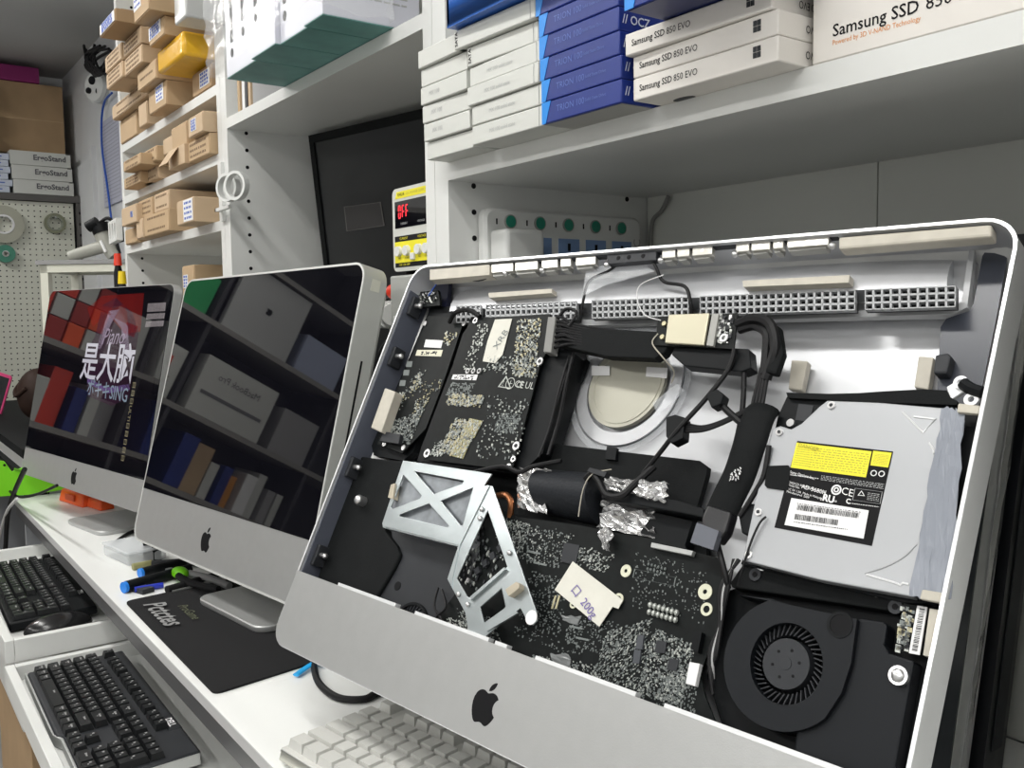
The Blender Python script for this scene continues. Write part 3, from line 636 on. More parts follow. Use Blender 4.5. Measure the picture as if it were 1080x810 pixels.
I1 = Body([-2.4367, .4026, .0707], (.171, .1981, .0057), .65, .440, 'farthest silver desktop computer, its screen showing a colourful logo')
I2 = Body([-1.6655, .4961, .0683], (.1188, .2564, -.0075), .569, .461, 'middle desktop computer with dark reflecting screen standing on the black mat')
I3 = Body([-.9359, .5415, .0576], (.1278, .4711, -.0041), .65, .444, 'opened desktop computer in front with its circuit boards and fans exposed')
for B, side, chin, bz, rim in ((I1, .016, .0625, 0.0015, 0), (I2, .036, .088, .0035, 1)):
    w, h = B.w, B.h
    shell(B, side, r=.022 if B is I1 else .026, m=ALUD if B is I1 else mat('grey_aluminium', (.50, .51, .49), .42, metal=.35, noise=.02, nscale=40))
    b = MB(); e = .0006
    # chin: flat bottomed rounded plate
    rr = .022
    pts = [Vector((w / 2 - .0006, -.0008, chin)), Vector((-w / 2 + .0006, -.0008, chin))]
    for cx, a0 in ((-w / 2 + rr, 180), (w / 2 - rr, 270)):
        for k in range(7): a = math.radians(a0 + 15 * k); pts.append(Vector((cx + (rr - .0006) * math.cos(a), -.0008, rr + (rr - .0006) * math.sin(a))))
    b.prism(pts, (0, .0009, 0)); B.add('chin', b, ALU, smooth=False)
    pts = [Vector((-w / 2 + bz, -.0012, chin + .0006)), Vector((w / 2 - bz, -.0012, chin + .0006))]
    rr = .020
    for cx, a0 in ((w / 2 - bz - rr, 0), (-w / 2 + bz + rr, 90)):
        for k in range(7): a = math.radians(a0 + 15 * k); pts.append(Vector((cx + rr * math.cos(a), -.0012, h - bz - rr + rr * math.sin(a))))
    b = MB(); b.prism(pts, (0, .0013, 0)); B.gl = B.add('screen_glass', b, GLASS, smooth=False)
    if B is I2: b = MB(); l0 = rrect(-w / 2, w / 2, 0, h, .026, -.0014); l1 = rrect(-w / 2 + .003, w / 2 - .003, .003, h - .003, .023, -.0014); b.loft([[v + Vector((0, .0015, 0)) for v in l0], l0, l1, [v + Vector((0, .0015, 0)) for v in l1]], cap0=False, cap1=False); B.add('front_rim', b, mat('grey_aluminium_light', (.66, .67, .65), .35, metal=.3))
foot_stand(I1, .185, .19, y0=-.01, dx=.06); foot_stand(I2, .205, .19, y0=-.004, label=1, dx=.075); foot_stand(I3, .19, .17, y0=.19, dx=.05)
logo(I1.o, -.01, .031, .036); logo(I2.o, -.012, .043, .038)
I2c = I2.p(399, 298, 0)
b = MB(); b.box(.0, .0004, .012, .026, .425, .441); 
for v in b.v: v.x += I2.w / 2
s = I2.add('slot_sticker', b, mat('pale_sticker', (.60, .60, .52), .5))
b = MB(); 
for v0 in (.427, .434): b.box(.0, .0006, .0145, .0235, v0, v0 + .005)
for v in b.v: v.x += I2.w / 2
I2.add('disc_slot', (lambda b: (b.box(I2.w / 2, I2.w / 2 + .0004, .018, .021, .20, .33), b)[1])(MB()), INK)
# what is lit on the far screen, plus a painted red reflection
SCR = lambda n_, c, s: mat(n_, (.004, .004, .006), .02, spec=.52, emit=c, es=s)
def sp(x, y): v = I1.p(x, y, -.0014); return v
def glow(name, pts, m, par=None): b = MB(); b.prism([sp(*q) for q in pts], (0, .0001, 0)); return put(name, b, m, par or I1.gl, smooth=False)
glow('lit_wallpaper', [(58, 313), (176, 307), (149, 497), (36, 465)], SCR('screen_dark_wallpaper', (.10, .05, .06), .012))
glow('painted_red_reflection', [(92, 325), (108, 312), (152, 309), (148, 350), (132, 352), (112, 330), (98, 345)], SCR('red_reflection_glow', (.9, .05, .04), .13))  # red shelf reflection painted on the glass as an emissive patch
glow('lit_emblem', [(108, 322), (122, 314), (140, 330), (146, 352), (136, 420), (118, 428), (93, 418), (90, 372), (100, 355)], SCR('screen_mauve', (.30, .12, .25), .10))
glow('lit_emblem_arch', [(110, 342), (115, 328), (126, 326), (135, 345), (136, 368), (130, 370), (128, 346), (120, 336), (113, 350), (106, 368), (101, 368)], SCR('screen_lilac', (.62, .50, .66), .42))
glow('lit_ribbon', [(92, 398), (112, 409), (136, 405), (137, 411), (113, 415), (92, 404)], SCR('screen_violet', (.35, .22, .6), .35))
glow('lit_window_list', [(156, 320), (175, 319), (174, 328), (155, 329)], SCR('screen_pale', (.62, .55, .56), .32))
glow('lit_window_list', [(155, 331), (174, 330), (173, 336), (154, 337)], SCR('screen_pale', (.62, .55, .56), .32))
glow('lit_window_list', [(154, 339), (173, 338), (172, 344), (153, 345)], SCR('screen_pale', (.62, .55, .56), .32))
ex_ = (sp(140, 388) - sp(88, 382)); ez_ = (sp(105, 370) - sp(100, 400))
text('是大脑', .088, SCR('screen_white', (.78, .76, .85), .62), I1.gl, sp(86, 383), (1, 0, 0), (0, 0, 1), 'lit_lettering', th=.0004, bold=.012, sx=1.02)
text('ボキキSING', .040, SCR('screen_bluish', (.40, .50, .62), .45), I1.gl, sp(92, 409), (1, 0, -.03), (0, 0, 1), 'lit_lettering', th=.0004, bold=.01)
text('Piano', .05, SCR('screen_lilac', (.62, .50, .66), .42), I1.gl, sp(108, 356), (1, 0, .03), (0, 0, 1), 'lit_lettering', th=.0004, italic=.4)
text('目目日ULTI日目日目日', .016, SCR('screen_tan', (.55, .48, .30), .42), I1.gl, sp(142, 402), (0, 0, -1), (1, 0, 0), 'lit_lettering', th=.0004)
# ------------------------------------------------------------------ inside of the opened computer
B3 = I3; w3, h3 = B3.w, B3.h
shell(B3, .030, r=.024, closed=False, back=.055)
TR = C.objects.get('inner_tray')
P = B3.poly
# chin plate
b = MB(); pts = [Vector((w3 / 2 - .0006, -.0008, .0745)), Vector((-w3 / 2 + .0006, -.0008, .0765))]
for cx, a0 in ((-w3 / 2 + .022, 180), (w3 / 2 - .022, 270)):
    for k in range(7): a = math.radians(a0 + 15 * k); pts.append(Vector((cx + .0214 * math.cos(a), -.0008, .022 + .0214 * math.sin(a))))
b.prism(pts, (0, .0022, 0)); CH = B3.add('chin', b, ALU, smooth=False)
for a_, c_ in ((-.247, -.150), (-.120, -.020), (-.012, .002), (.035, .135), (.16, .31)):
    zz = .0765 - .002 * (a_ + w3 / 2) / w3
    b = MB(); b.box(a_, c_, -.0004, .006, zz - .002, zz + .0028); put('top_tab', b, RIM, CH)
logo(B3.o, B3.p(513, 740).x, B3.p(513, 741).z, .034)

# inner side liner at the left wall
b = MB(); b.box(-w3 / 2 + .0024, -w3 / 2 + .004, .003, .046, .07, h3 - .03); b.box(-w3 / 2 + .004, -w3 / 2 + .009, .040, .047, .07, h3 - .03); B3.add('side_liner', b, LINER)
for x, y in ((436, 322), (418, 375), (374, 492), (338, 585)):
    c = B3.p(x, y, .012); b = MB(); b.box(-w3 / 2 + .004, -w3 / 2 + .010, .008, .024, c.z - .013, c.z + .010); k = B3.add('clip_block', b, CHAR, bevel=.001)
    b = MB(); b.cyl((-w3 / 2 + .010, .014, c.z), (-w3 / 2 + .018, .014, c.z), .0026, n=16); b.ball((-w3 / 2 + .018, .014, c.z), .0032, .0032, .0032, n=12, k=8); put('clip_screw', b, CHROME, k)
P('foam_strip', [(406, 409), (417, 413), (402, 456), (391, 451)], .008, .020, FOAMG, bevel=.001)

# silver back sheet pieces above the tray floor
P('vent_housing', [(470, 300), (1015, 252), (1034, 262), (1022, 328), (1000, 333), (474, 345)], .040, .048, SILV, bevel=.003)
# bulge of the vent : smooth swell from top edge to grille
def lerp(a, c, t): return a + (c - a) * t
tl, trr = B3.p(480, 300, .03), B3.p(1000, 262, .03); bl, brr = B3.p(478, 331, .03), B3.p(1002, 308, .03)
rows = []
for j in range(9):
    t = j / 8; d = .039 - .019 * math.sin(t * math.pi / 2)
    rows.append([Vector((lerp(lerp(tl.x, bl.x, t), lerp(trr.x, brr.x, t), i / 20), d + .004 * (abs(i / 10 - 1) ** 8), lerp(lerp(tl.z, bl.z, t), lerp(trr.z, brr.z, t), i / 20))) for i in range(21)])
b = MB(); vs = [v for r in rows for v in r]; fs = [(j * 21 + i, j * 21 + i + 1, j * 21 + i + 22, j * 21 + i + 21) for j in range(8) for i in range(20)]
vs += [Vector((v.x, .0405, v.z)) for v in vs[:]]; n0 = len(rows) * 21
fs += [(n0 + j * 21 + i, n0 + j * 21 + i + 21, n0 + j * 21 + i + 22, n0 + j * 21 + i + 1) for j in range(8) for i in range(20)]
bd = [i for i in range(21)] + [j * 21 + 20 for j in range(1, 9)] + [8 * 21 + i for i in range(19, -1, -1)] + [j * 21 for j in range(7, 0, -1)]
fs += [(bd[k], bd[(k + 1) % len(bd)], n0 + bd[(k + 1) % len(bd)], n0 + bd[k]) for k in range(len(bd))]
b.quadmesh(vs, fs); B3.add('vent_bulge', b, SILV)
# grille : lattice of bars over a dark slot
def lattice(name, q, nx, ny, bar=.25, m=mat('grille_silver', (.38, .39, .40), .5, metal=.1), depth=.004):
    A_, B_, C_, D_ = q; b = MB()
    bar *= .8
    def at(u, v): return (A_ * (1 - u) + B_ * u) * (1 - v) + (D_ * (1 - u) + C_ * u) * v
    def quad(u0, u1, v0, v1):
        a = [at(u0, v0), at(u1, v0), at(u1, v1), at(u0, v1)]; e = Vector((0, depth, 0))
        b.quadmesh(a + [p + e for p in a], [(0, 1, 2, 3), (0, 4, 5, 1), (1, 5, 6, 2), (2, 6, 7, 3), (3, 7, 4, 0)])
    for i in range(nx + 1): u = i / nx; quad(max(0, u - bar / nx / 2), min(1, u + bar / nx / 2), 0, 1)
    for j in range(ny + 1): v = j / ny; quad(0, 1, max(0, v - bar / ny * .6), min(1, v + bar / ny * .6))
    o = B3.add(name, b, m)
    b = MB(); a = [p + Vector((0, depth, 0)) for p in (A_, B_, C_, D_)]; b.prism(a, (0, .0015, 0)); put('dark_slot', b, INK, o)
    return o
def gq(x0, x1):
    def T(x): return 322.5 + (301.5 - 322.5) * (x - 480) / (1000 - 480)
    def U(x): return 340.5 + (324 - 340.5) * (x - 480) / (1000 - 480)
    return [B3.p(x0, T(x0), .0188), B3.p(x1, T(x1), .0188), B3.p(x1, U(x1), .0188), B3.p(x0, U(x0), .0188)]
lattice('vent_grille', gq(481, 507), 5, 3, bar=.4); lattice('vent_grille', gq(512, 608), 17, 3, bar=.35); lattice('vent_grille', gq(624, 726), 16, 3, bar=.35)
lattice('vent_grille', gq(738, 902), 21, 3, bar=.33); lattice('vent_grille', gq(912, 1008), 10, 3, bar=.3)
P('vent_flange', [(474, 342), (1004, 324), (1014, 318), (1022, 262), (1028, 262), (1020, 324), (1006, 331), (474, 348)], .034, .040, mat('vent_flange_silver', (.50, .51, .52), .4), )
P('foam_strip', [(515, 309), (582, 304.5), (582, 309), (516, 314)], .012, .020, FOAMG)
P('foam_strip', [(783, 296), (896, 290), (895, 298), (784, 302.5)], .012, .020, FOAMG)
# gasket strips, spring clips and camera along the top edge
def ty(x): return 280.4 - .0848 * (x - 452)
def topbar(name, x0, x1, d0, d1, t0, t1, m, par=None, bevel=.0008): return P(name, [(x0, ty(x0) + t0), (x1, ty(x1) + t0), (x1, ty(x1) + t1), (x0, ty(x0) + t1)], d0, d1, m, par, bevel=bevel)
topbar('gasket_strip', 453, 516, .002, .014, 4, 15, FOAMG); topbar('gasket_strip', 884, 1046, .002, .014, 6, 19, FOAMG, bevel=.002)
topbar('top_rail', 517, 884, .004, .010, 3.5, 6, CHAR)
CLM = mat('spring_steel', (.50, .49, .45), .3, metal=.6)
for x0, x1 in ((518, 541), (543, 567), (571, 588), (591, 602), (607, 628), (698, 712), (714, 727), (730, 751), (776, 790), (792, 812), (815, 826), (830, 874)):
    o = topbar('spring_clip', x0, x1, .003, .009, 4, 13, CLM); c = B3.p((x0 + x1) / 2, ty((x0 + x1) / 2) + 8, .0028); b = MB(); b.cyl(c, (c.x, .004, c.z), .0017, n=12); put('rivet', b, CHROME, o)
    P('clip_foot', [(x0 + 1, ty(x0) + 13), (x1 - 2, ty(x1) + 13), (x1 - 3, ty(x1) + 17), (x0 + 2, ty(x0) + 17)], .006, .014, GREYPL, o)
cm = topbar('camera_module', 640, 692, .003, .010, 4, 14, CHAR)
for x in (652, 663, 678): c = B3.p(x, ty(x) + 8.5, .0026); b = MB(); b.cyl(c, (c.x, .004, c.z), .0022, n=14); put('lens' if x == 663 else 'screw_hole', b, INK, cm)
for x in (533, 572, 640, 697, 775, 878): c = B3.p(x, ty(x) + 15, .004); b = MB(); b.ball(c, .003, .003, .003, n=10, k=6); B3.add('round_screw', b, CHROME)
def wire(name, pts, r, m=CABLE, flat=None, par=None, n=8, **k):
    b = MB(); b.tube([B3.p(x, y, d) for x, y, d in pts], r, n=n, flat=flat, up=(0, 1, 0) if flat else None, **k); return put(name, b, m, par or B3.o)
wire('camera_lead', [(683, 266, .008), (692, 282, .008), (700, 297, .014), (722, 302, .012), (728, 318, .012), (730, 335, .02)], .0016)
wire('camera_lead', [(655, 270, .008), (645, 284, .010), (622, 296, .012), (615, 318, .012), (612, 340, .02)], .0014)
wire('sensor_wire', [(516, 292, .008), (505, 296, .012), (490, 294, .01)], .001)
wire('antenna_wire', [(700, 290, .01), (676, 300, .012), (672, 315, .012), (680, 332, .008), (697, 338, .006)], .0005, WCABLE)
wire('antenna_wire', [(694, 352, .006), (688, 362, .004), (700, 378, .006), (711, 392, .02), (708, 404, .03)], .0006, mat('tan_wire', (.45, .42, .35)))
P('clear_film_patch', [(618, 284), (668, 272), (690, 286), (640, 300), (614, 312)], .010, .011, CLEAR)

# board with display drivers, upper left
P('board_carrier', [(455, 322), (480, 324), (481, 340), (492, 336), (436, 476), (425, 486), (394, 480), (392, 470)], .026, .036, BLACK)
PA = [(452, 333), (490, 336), (467, 405), (449, 452), (424, 478), (398, 468), (404, 448)]
o = P('driver_board', PA, .020, .0215, PCB); bA = o
b = MB(); q = [B3.p(*z, .020) for z in ((445, 345), (490, 345), (432, 470), (400, 462))]
scatter(b, q, 260, .0007, .0018, [SOLD, SOLDD, GOLD], 5, .05)
q = [B3.p(*z, .020) for z in ((410, 445), (448, 432), (432, 470), (406, 466))]; scatter(b, q, 520, .0006, .0018, [SOLD, SOLDD, SOLDD])
q = [B3.p(*z, .020) for z in ((444, 402), (468, 400), (465, 412), (441, 414))]; scatter(b, q, 50, .0008, .0016, [GOLD, SOLDD])
q = [B3.p(*z, .020) for z in ((470, 350), (484, 350), (478, 364), (466, 364))]; scatter(b, q, 50, .0008, .0018, [GOLD, SOLD])
tag(put('solder_points', b, SOLD, bA), kind='stuff')
P('paper_label', [(449, 358), (467, 359), (465, 367), (447, 366)], .0196, .020, PAPER, bA)
s = P('board_sticker', [(440, 369), (467, 369), (465, 376), (438, 375)], .0196, .020, mat('cream_label', (.68, .66, .52)), bA, bevel=.0002)
b = MB(); q = [B3.p(*z, .0195) for z in ((444, 371), (461, 371), (460, 374), (443, 374))]; scatter(b, q, 30, .001, .002, [CHAR], th=.0002); put('bar_marks', b, CHAR, s)
for x, y in ((432, 384), (429, 393), (425, 404)): P('marked_square', [(x - 3, y - 3), (x + 3, y - 3), (x + 2, y + 3), (x - 4, y + 3)], .0197, .020, SOLDD, bA)
text('RU', .009, SOLD, bA, B3.p(420, 417, .0198), (1, 0, 0), (0, 0, 1), 'printed_mark', bold=.02)
for x, y in ((448, 341), (489, 341), (405, 468), (425, 472)): c = B3.p(x, y, .0185); b = MB(); b.cyl(c, (c.x, .020, c.z), .003, n=14); put('screw', b, CHROME, bA)
cn = P('ribbon_connector', [(405, 455), (422, 458), (420, 468), (400, 465)], .014, .020, CHAR, bA, bevel=.0005)
P('sensor_block', [(452, 292), (474, 294), (470, 330), (452, 330)], .030, .036, mat('dark_navy_plastic', (.012, .014, .035), .3))
sb = P('sensor_board', [(440, 308), (462, 306), (464, 322), (442, 324)], .018, .022, PCB); b = MB(); scatter(b, [B3.p(*z, .018) for z in ((441, 309), (461, 308), (462, 320), (443, 322))], 60, .001, .003, [SOLD, CHROME, CHAR], th=.002); put('solder_points', b, SOLD, sb)
wire('thin_blue_wire', [(470, 290, .016), (460, 300, .014), (452, 312, .016)], .0006, BCABLE)

# power supply board
P('power_supply_case', [(497, 334), (601, 338), (604, 372), (572, 478), (548, 500), (440, 486), (445, 470)], .017, .040, BLACK)
bB = P('power_supply_board', [(500, 336), (580, 331), (577, 371), (571, 380), (540, 496), (446, 484), (488, 352)], .012, .0138, PCB)
b = MB()
for z_, n_, ms in ((((546, 336), (572, 335), (565, 400), (540, 398)), 420, [SOLD, SOLDD, GOLD]), (((515, 375), (572, 378), (568, 398), (508, 392)), 110, [SOLD, SOLDD]), (((474, 415), (512, 418), (508, 430), (470, 427)), 260, [SOLD, GOLD, SOLDD]), (((480, 440), (510, 446), (488, 482), (462, 478)), 520, [SOLD, GOLD, SOLDD]), (((515, 415), (560, 420), (548, 490), (500, 484)), 130, [SOLD, SOLDD]), (((504, 340), (518, 340), (500, 392), (488, 392)), 70, [SOLD]), (((460, 465), (472, 465), (466, 482), (452, 480)), 60, [SOLD])):
    scatter(b, [B3.p(*z, .012) for z in z_], int(n_ * 1.5), .0006, .0020, ms)
tag(put('solder_points', b, SOLD, bB), kind='stuff')
for q in (((495, 441), (509, 444), (500, 462), (488, 460)), ((482, 462), (497, 464), (488, 484), (474, 480))):
    s = P('tinned_pad', q, .0114, .012, mat('olive_tin', (.33, .31, .16), .4, metal=.3), bB); b = MB(); scatter(b, [B3.p(*z, .0114) for z in q], 60, .0008, .002, [SOLD, GOLD]); put('pad_solder', b, SOLD, s)
P('torn_tape', [(522, 337), (540, 336), (530, 374), (522, 383), (509, 381), (514, 360)], .0112, .0116, TAPE, bB)
text('XRB', .012, SOLDD, bB, B3.p(522, 368, .0110), (.35, 0, .9), (-.9, 0, .35), 'handwriting')
P('number_label', [(478, 395), (504, 395), (502, 401), (476, 400)], .0116, .012, PAPER, bB)
b = MB(); scatter(b, [B3.p(*z, .0116) for z in ((480, 396), (501, 396), (500, 400), (479, 399))], 40, .0008, .0015, [CHAR], th=.0002); put('bar_marks', b, CHAR, bB)
b = MB(); 
for j in range(7):
    x = 476 - j; y = 404 + j * 1.9; scatter(b, [B3.p(*z, .012) for z in ((x, y), (x + 26, y + .6), (x + 26, y + 1.5), (x, y + .9))], 22, .001, .002, [SOLDD], th=.0002)
put('printed_text_block', b, SOLDD, bB)
b = MB()
for j in range(9):
    x = 526 - j * .7; y = 436 + j * 2.3; scatter(b, [B3.p(*z, .012) for z in ((x, y), (x + 24, y + 1), (x + 24, y + 2), (x, y + 1))], 20, .001, .002, [SOLDD], th=.0002)
put('printed_text_block', b, SOLDD, bB)
t0 = [B3.p(*z, .0116) for z in ((534, 396), (539, 410), (525, 408))]; cc = sum(t0, Vector()) / 3
b = MB(); b.prism(t0, (0, .0004, 0), holes=[[p + (cc - p) * .22 for p in t0]]); put('warning_triangle', b, SOLD, bB, smooth=False)
text('! ⊕ CE', .009, SOLD, bB, B3.p(530, 404, .0116), (1, 0, -.05), (0, 0, 1), 'printed_mark'); text('CE UL', .010, SOLD, bB, B3.p(543, 405, .0116), (1, 0, -.05), (0, 0, 1), 'printed_mark')
for x, y, r in ((501, 338, .0035), (493, 391, .003), (499, 391, .003), (505, 391, .003), (450, 478, .0045), (544, 470, .0042), (541, 484, .003), (536, 492, .003), (569, 381, .004)):
    c = B3.p(x, y, .0105); b = MB(); b.cyl(c, (c.x, .012, c.z), r, n=18); b.cyl((c.x, c.y - .0004, c.z), (c.x, c.y, c.z), r * .45, CHAR, n=12); put('screw', b, CHROME, bB)
pc = P('white_connector', [(578, 334), (586, 334), (581, 372), (573, 371)], .004, .014, mat('pale_pin_block', (.20, .2, .19), .5), bB, bevel=.0006)

# round badge recess and films on the silver back
cD = B3.p(660, 405, .040); 
b = MB(); b.ring((cD.x, .0442, cD.z), (0, -1, 0), .058, .046, .0015, n=64); B3.add('pressed_ring', b, SILV)
b = MB(); b.cyl((cD.x, .0442, cD.z), (cD.x, .040, cD.z), .042, n=64); b.ring((cD.x, .0400, cD.z), (0, -1, 0), .0385, .035, .0006, n=64); dk3 = B3.add('badge_back_disc', b, DISK)
b = MB()
for k in range(40, 320): pass
b.ring((cD.x, .0436, cD.z), (0, -1, 0), .066, .060, .0004, n=64); B3.add('film_ring', b, CLEAR)
P('white_tape_patch', [(624, 386), (643, 386), (643, 396), (624, 396)], .0388, .0392, PAPER, dk3); P('white_tape_patch', [(682, 387), (704, 388), (703, 399), (681, 397)], .0388, .0392, PAPER, dk3)
P('film_patch', [(688, 425), (714, 404), (722, 412), (694, 438)], .037, .0375, CLEAR)
P('film_patch', [(612, 345), (706, 345), (706, 352), (612, 350)], .041, .0415, CLEAR)
# black plate, drive cooling duct and foil
P('mounting_plate', [(583, 468), (738, 486), (746, 492), (745, 500), (722, 580), (680, 570), (555, 512)], .030, .036, BLACKM)
P('under_plate', [(500, 492), (556, 498), (745, 560), (745, 600), (700, 600), (506, 572)], .036, .042, BLACKM)
P('plate_tab', [(640, 471), (650, 472), (649, 485), (638, 484)], .026, .030, BLACK)
P('corner_bracket', [(604, 378), (620, 380), (612, 402), (606, 408), (598, 404)], .036, .040, BLACK)
b = MB(); lp = []
for k in range(13):
    a = math.pi * k / 12; c0 = B3.p(578, 520, .03); lp.append((-.034 * math.cos(a), .030 - .026 * math.sin(a)))
A0 = B3.p(577, 495, .03); A1 = B3.p(573, 541, .03); B0 = B3.p(640, 500, .03); B1 = B3.p(630, 553, .03)
# barrel lying across: cross-section along z, length along x
def barrel(q0, q1, q2, q3, r):  # q0 top-left q1 bottom-left q2 top-right q3 bottom-right
    L = []
    for (a, c) in ((q0, q1), (q2, q3)):
        lp = []
        for k in range(13):
            t = k / 12; s = math.sin(math.pi * t) ** .6; lp.append(a.lerp(c, t) + Vector((0, -r * s, 0)))
        lp += [c + Vector((0, .008, 0)), a + Vector((0, .008, 0))]; L.append(lp)
    return L
b = MB(); b.loft(barrel(A0, A1, B0, B1, .024)); B3.add('cooling_duct', b, mat('soft_black_sleeve', (.016, .018, .022), .6, spec=.25, bump=.3, bscale=300))
P('duct_rib', [(634, 515), (716, 528), (742, 536), (742, 546), (712, 540), (634, 526)], .010, .028, BLACK, bevel=.001)
P('dark_cavity', [(690, 540), (730, 550), (722, 576), (672, 566)], .022, .034, BLACK)
random.seed(3)
def foil(pts, d0, amp, name='foil_wrap', n=9, m=FOIL):
    q = [B3.p(*z, d0) for z in pts]; b = MB(); vs = []; fs = []
    for j in range(n + 1):
        for i in range(n + 1):
            u, v = i / n, j / n; p = (q[0] * (1 - u) + q[1] * u) * (1 - v) + (q[3] * (1 - u) + q[2] * u) * v
            vs.append(p + Vector((random.uniform(-.0012, .0012), random.uniform(-amp, amp), random.uniform(-.0012, .0012))))
    for j in range(n):
        for i in range(n): a = j * (n + 1) + i; fs.append((a, a + 1, a + n + 2, a + n + 1))
    N_ = len(vs); vs += [v + Vector((0, .0006, 0)) for v in vs]; fs += [tuple(N_ + k for k in reversed(f)) for f in fs[:]]
    b.quadmesh(vs, fs, m); return B3.add(name, b, m, smooth=False)
foil([(548, 492), (580, 496), (575, 542), (545, 535)], .016, .003); foil([(636, 526), (690, 535), (692, 568), (632, 556)], .022, .003); foil([(676, 506), (704, 509), (700, 530), (672, 524)], .008, .003); foil([(640, 502), (682, 508), (676, 526), (634, 516)], .024, .002)
foil([(630, 556), (646, 556), (642, 582), (636, 578)], .010, .003)
b = MB(); b.tube([B3.p(x, y, d) for x, y, d in ((520, 524, .020), (533, 522, .014), (539, 530, .014), (538, 545, .02))], .003, n=10); B3.add('copper_pipe', b, COPPER)
wire('hose', [(618, 505, .006), (625, 500, .003), (632, 508, .002), (640, 522, .002), (655, 523, .004), (668, 512, .008), (690, 492, .016)], .003)
wire('thin_wire', [(645, 495, .004), (625, 500, .0), (615, 516, .0), (610, 545, .004)], .0005, mat('tan_wire', (.45, .42, .35)))
P('chip_on_lead', [(622, 493), (640, 498), (637, 503), (619, 497)], -.002, .004, CHAR); wire('thin_wire', [(500, 498, .01), (530, 492, .006), (548, 498, .006), (562, 492, .006), (592, 486, .01)], .0022)

# logic board
MBP = [(512, 548), (528, 536), (545, 545), (612, 554), (650, 562), (722, 574), (724, 580), (756, 588), (766, 602), (763, 645), (746, 690), (738, 712), (744, 735), (758, 770), (735, 782), (640, 742), (505, 695), (468, 668), (462, 650), (500, 600)]
LB = P('logic_board', MBP, .0185, .0203, PCB)
random.seed(11)
b = MB()
for z_, n_, ms, sz in ((((530, 550), (610, 560), (590, 600), (520, 590)), 330, [SOLDD, SOLDD, SOLD], .0014), (((612, 575), (650, 585), (640, 605), (600, 595)), 150, [SOLDD, SOLD], .0014), (((560, 600), (600, 610), (590, 690), (540, 670)), 260, [SOLDD], .0014), (((640, 665), (690, 650), (680, 740), (620, 720)), 620, [SOLDD, SOLDD, SOLD], .0014), (((690, 660), (735, 680), (720, 745), (670, 735)), 620, [SOLDD, SOLD, SOLDD], .0015), (((560, 690), (630, 700), (640, 735), (560, 705)), 260, [SOLDD, SOLD], .0014), (((480, 640), (520, 650), (540, 700), (490, 690)), 300, [SOLD, SOLDD], .0016), (((670, 580), (750, 600), (745, 660), (660, 640)), 160, [SOLDD], .0012), (((470, 650), (490, 655), (500, 690), (480, 680)), 120, [SOLD], .002), (((530, 545), (560, 552), (555, 575), (520, 570)), 160, [SOLD, SOLDD], .0014), ((((600, 650), (655, 655), (650, 690), (590, 690))), 160, [SOLDD], .0013), (((700, 700), (735, 700), (735, 775), (690, 750)), 260, [SOLDD], .0013)):
    scatter(b, [B3.p(*z, .0185) for z in z_], int(n_ * 1.6), .0005, sz * .95, ms, th=.0004)
tag(put('solder_points', b, SOLD, LB), kind='stuff')
def brd(name, pts, d0, m, d1=.0185, **k): return P(name, pts, d0, d1, m, LB, **k)
brd('chip', [(595, 572), (611, 575), (607, 596), (591, 592)], .0172, CHAR)
brd('chip', [(673, 669), (679, 670), (677, 685), (670, 684)], .0165, mat('dark_steel_chip', (.05, .055, .065), .4)); brd('chip', [(669, 685), (676, 686), (674, 700), (667, 699)], .0165, mat('dark_steel_chip', (.05, .055, .065), .4))
brd('chip', [(693, 675), (703, 677), (701, 689), (690, 688)], .0172, CHAR); brd('chip', [(706, 694), (716, 696), (713, 708), (703, 706)], .0172, CHAR)
cn = brd('display_socket', [(687, 572), (731, 581), (729, 586), (686, 577)], .014, mat('grey_socket', (.42, .43, .42), .4), bevel=.0004)
o_ = [B3.p(*z, .0183) for z in ((669, 600), (713, 609), (711, 618), (667, 609))]; cc = sum(o_, Vector()) / 4
b = MB(); b.prism(o_, (0, .0002, 0), holes=[[p + (cc - p) * .035 for p in o_]]); put('slot_outline', b, SOLDD, LB, smooth=False)
brd('white_connector', [(727, 698), (738, 700), (733, 724), (723, 721)], .014, PAPER, bevel=.0005); brd('black_connector', [(733, 665), (740, 667), (736, 688), (728, 684)], .013, BLACK)
for r in range(2):
    for k in range(7):
        c = B3.p(686 + k * 4.6 - r * 1.2, 638 + k * 1.4 + r * 7.5, .0165); b = MB(); b.ball(c, .0017, .0022, .0024, n=8, k=6); put('capacitor_pin', b, SOLD, LB)
for r in range(2):
    for k in range(6):
        c = B3.p(684 + k * 3.5 - r, 595 + k * 1. + r * 5, .0178); b = MB(); b.ball(c, .001, .001, .0013, n=6, k=4); put('capacitor_pin', b, SOLDD, LB)
for x, y, ro in ((660, 602, .005), (743.5, 624, .0058), (745, 642.5, .0048), (604.5, 637, .0036), (652, 632, .0048)):
    c = B3.p(x, y, .0178); b = MB(); b.ring(c, (0, 1, 0), ro, ro * .55 if ro in (.0048, .0036) else ro * .3, .0008, n=24); put('screw_ring', b, mat('pale_ring', (.62, .62, .48), .35, metal=.3), LB)
lbl = brd('tape_label', [(604, 592), (657, 633), (652, 642), (646, 640), (632, 661), (585, 622)], .0160, TAPE, d1=.0165)
text('口  200g', .0100, mat('violet_pen', (.16, .12, .36), .6), lbl, B3.p(604, 619, .0156), (.80, 0, -.46), (.46, 0, .80), 'handwriting', italic=.1)
for y0_ in (0, 5, 33, 38): brd('memory_contact', [(556 + y0_ * 1.35, 582 + y0_ * 2.4 - 2), (570 + y0_ * 1.35, 585 + y0_ * 2.4 - 2), (569.6 + y0_ * 1.35, 587 + y0_ * 2.4 - 2), (555.6 + y0_ * 1.35, 584 + y0_ * 2.4 - 2)], .0178, SOLDD)
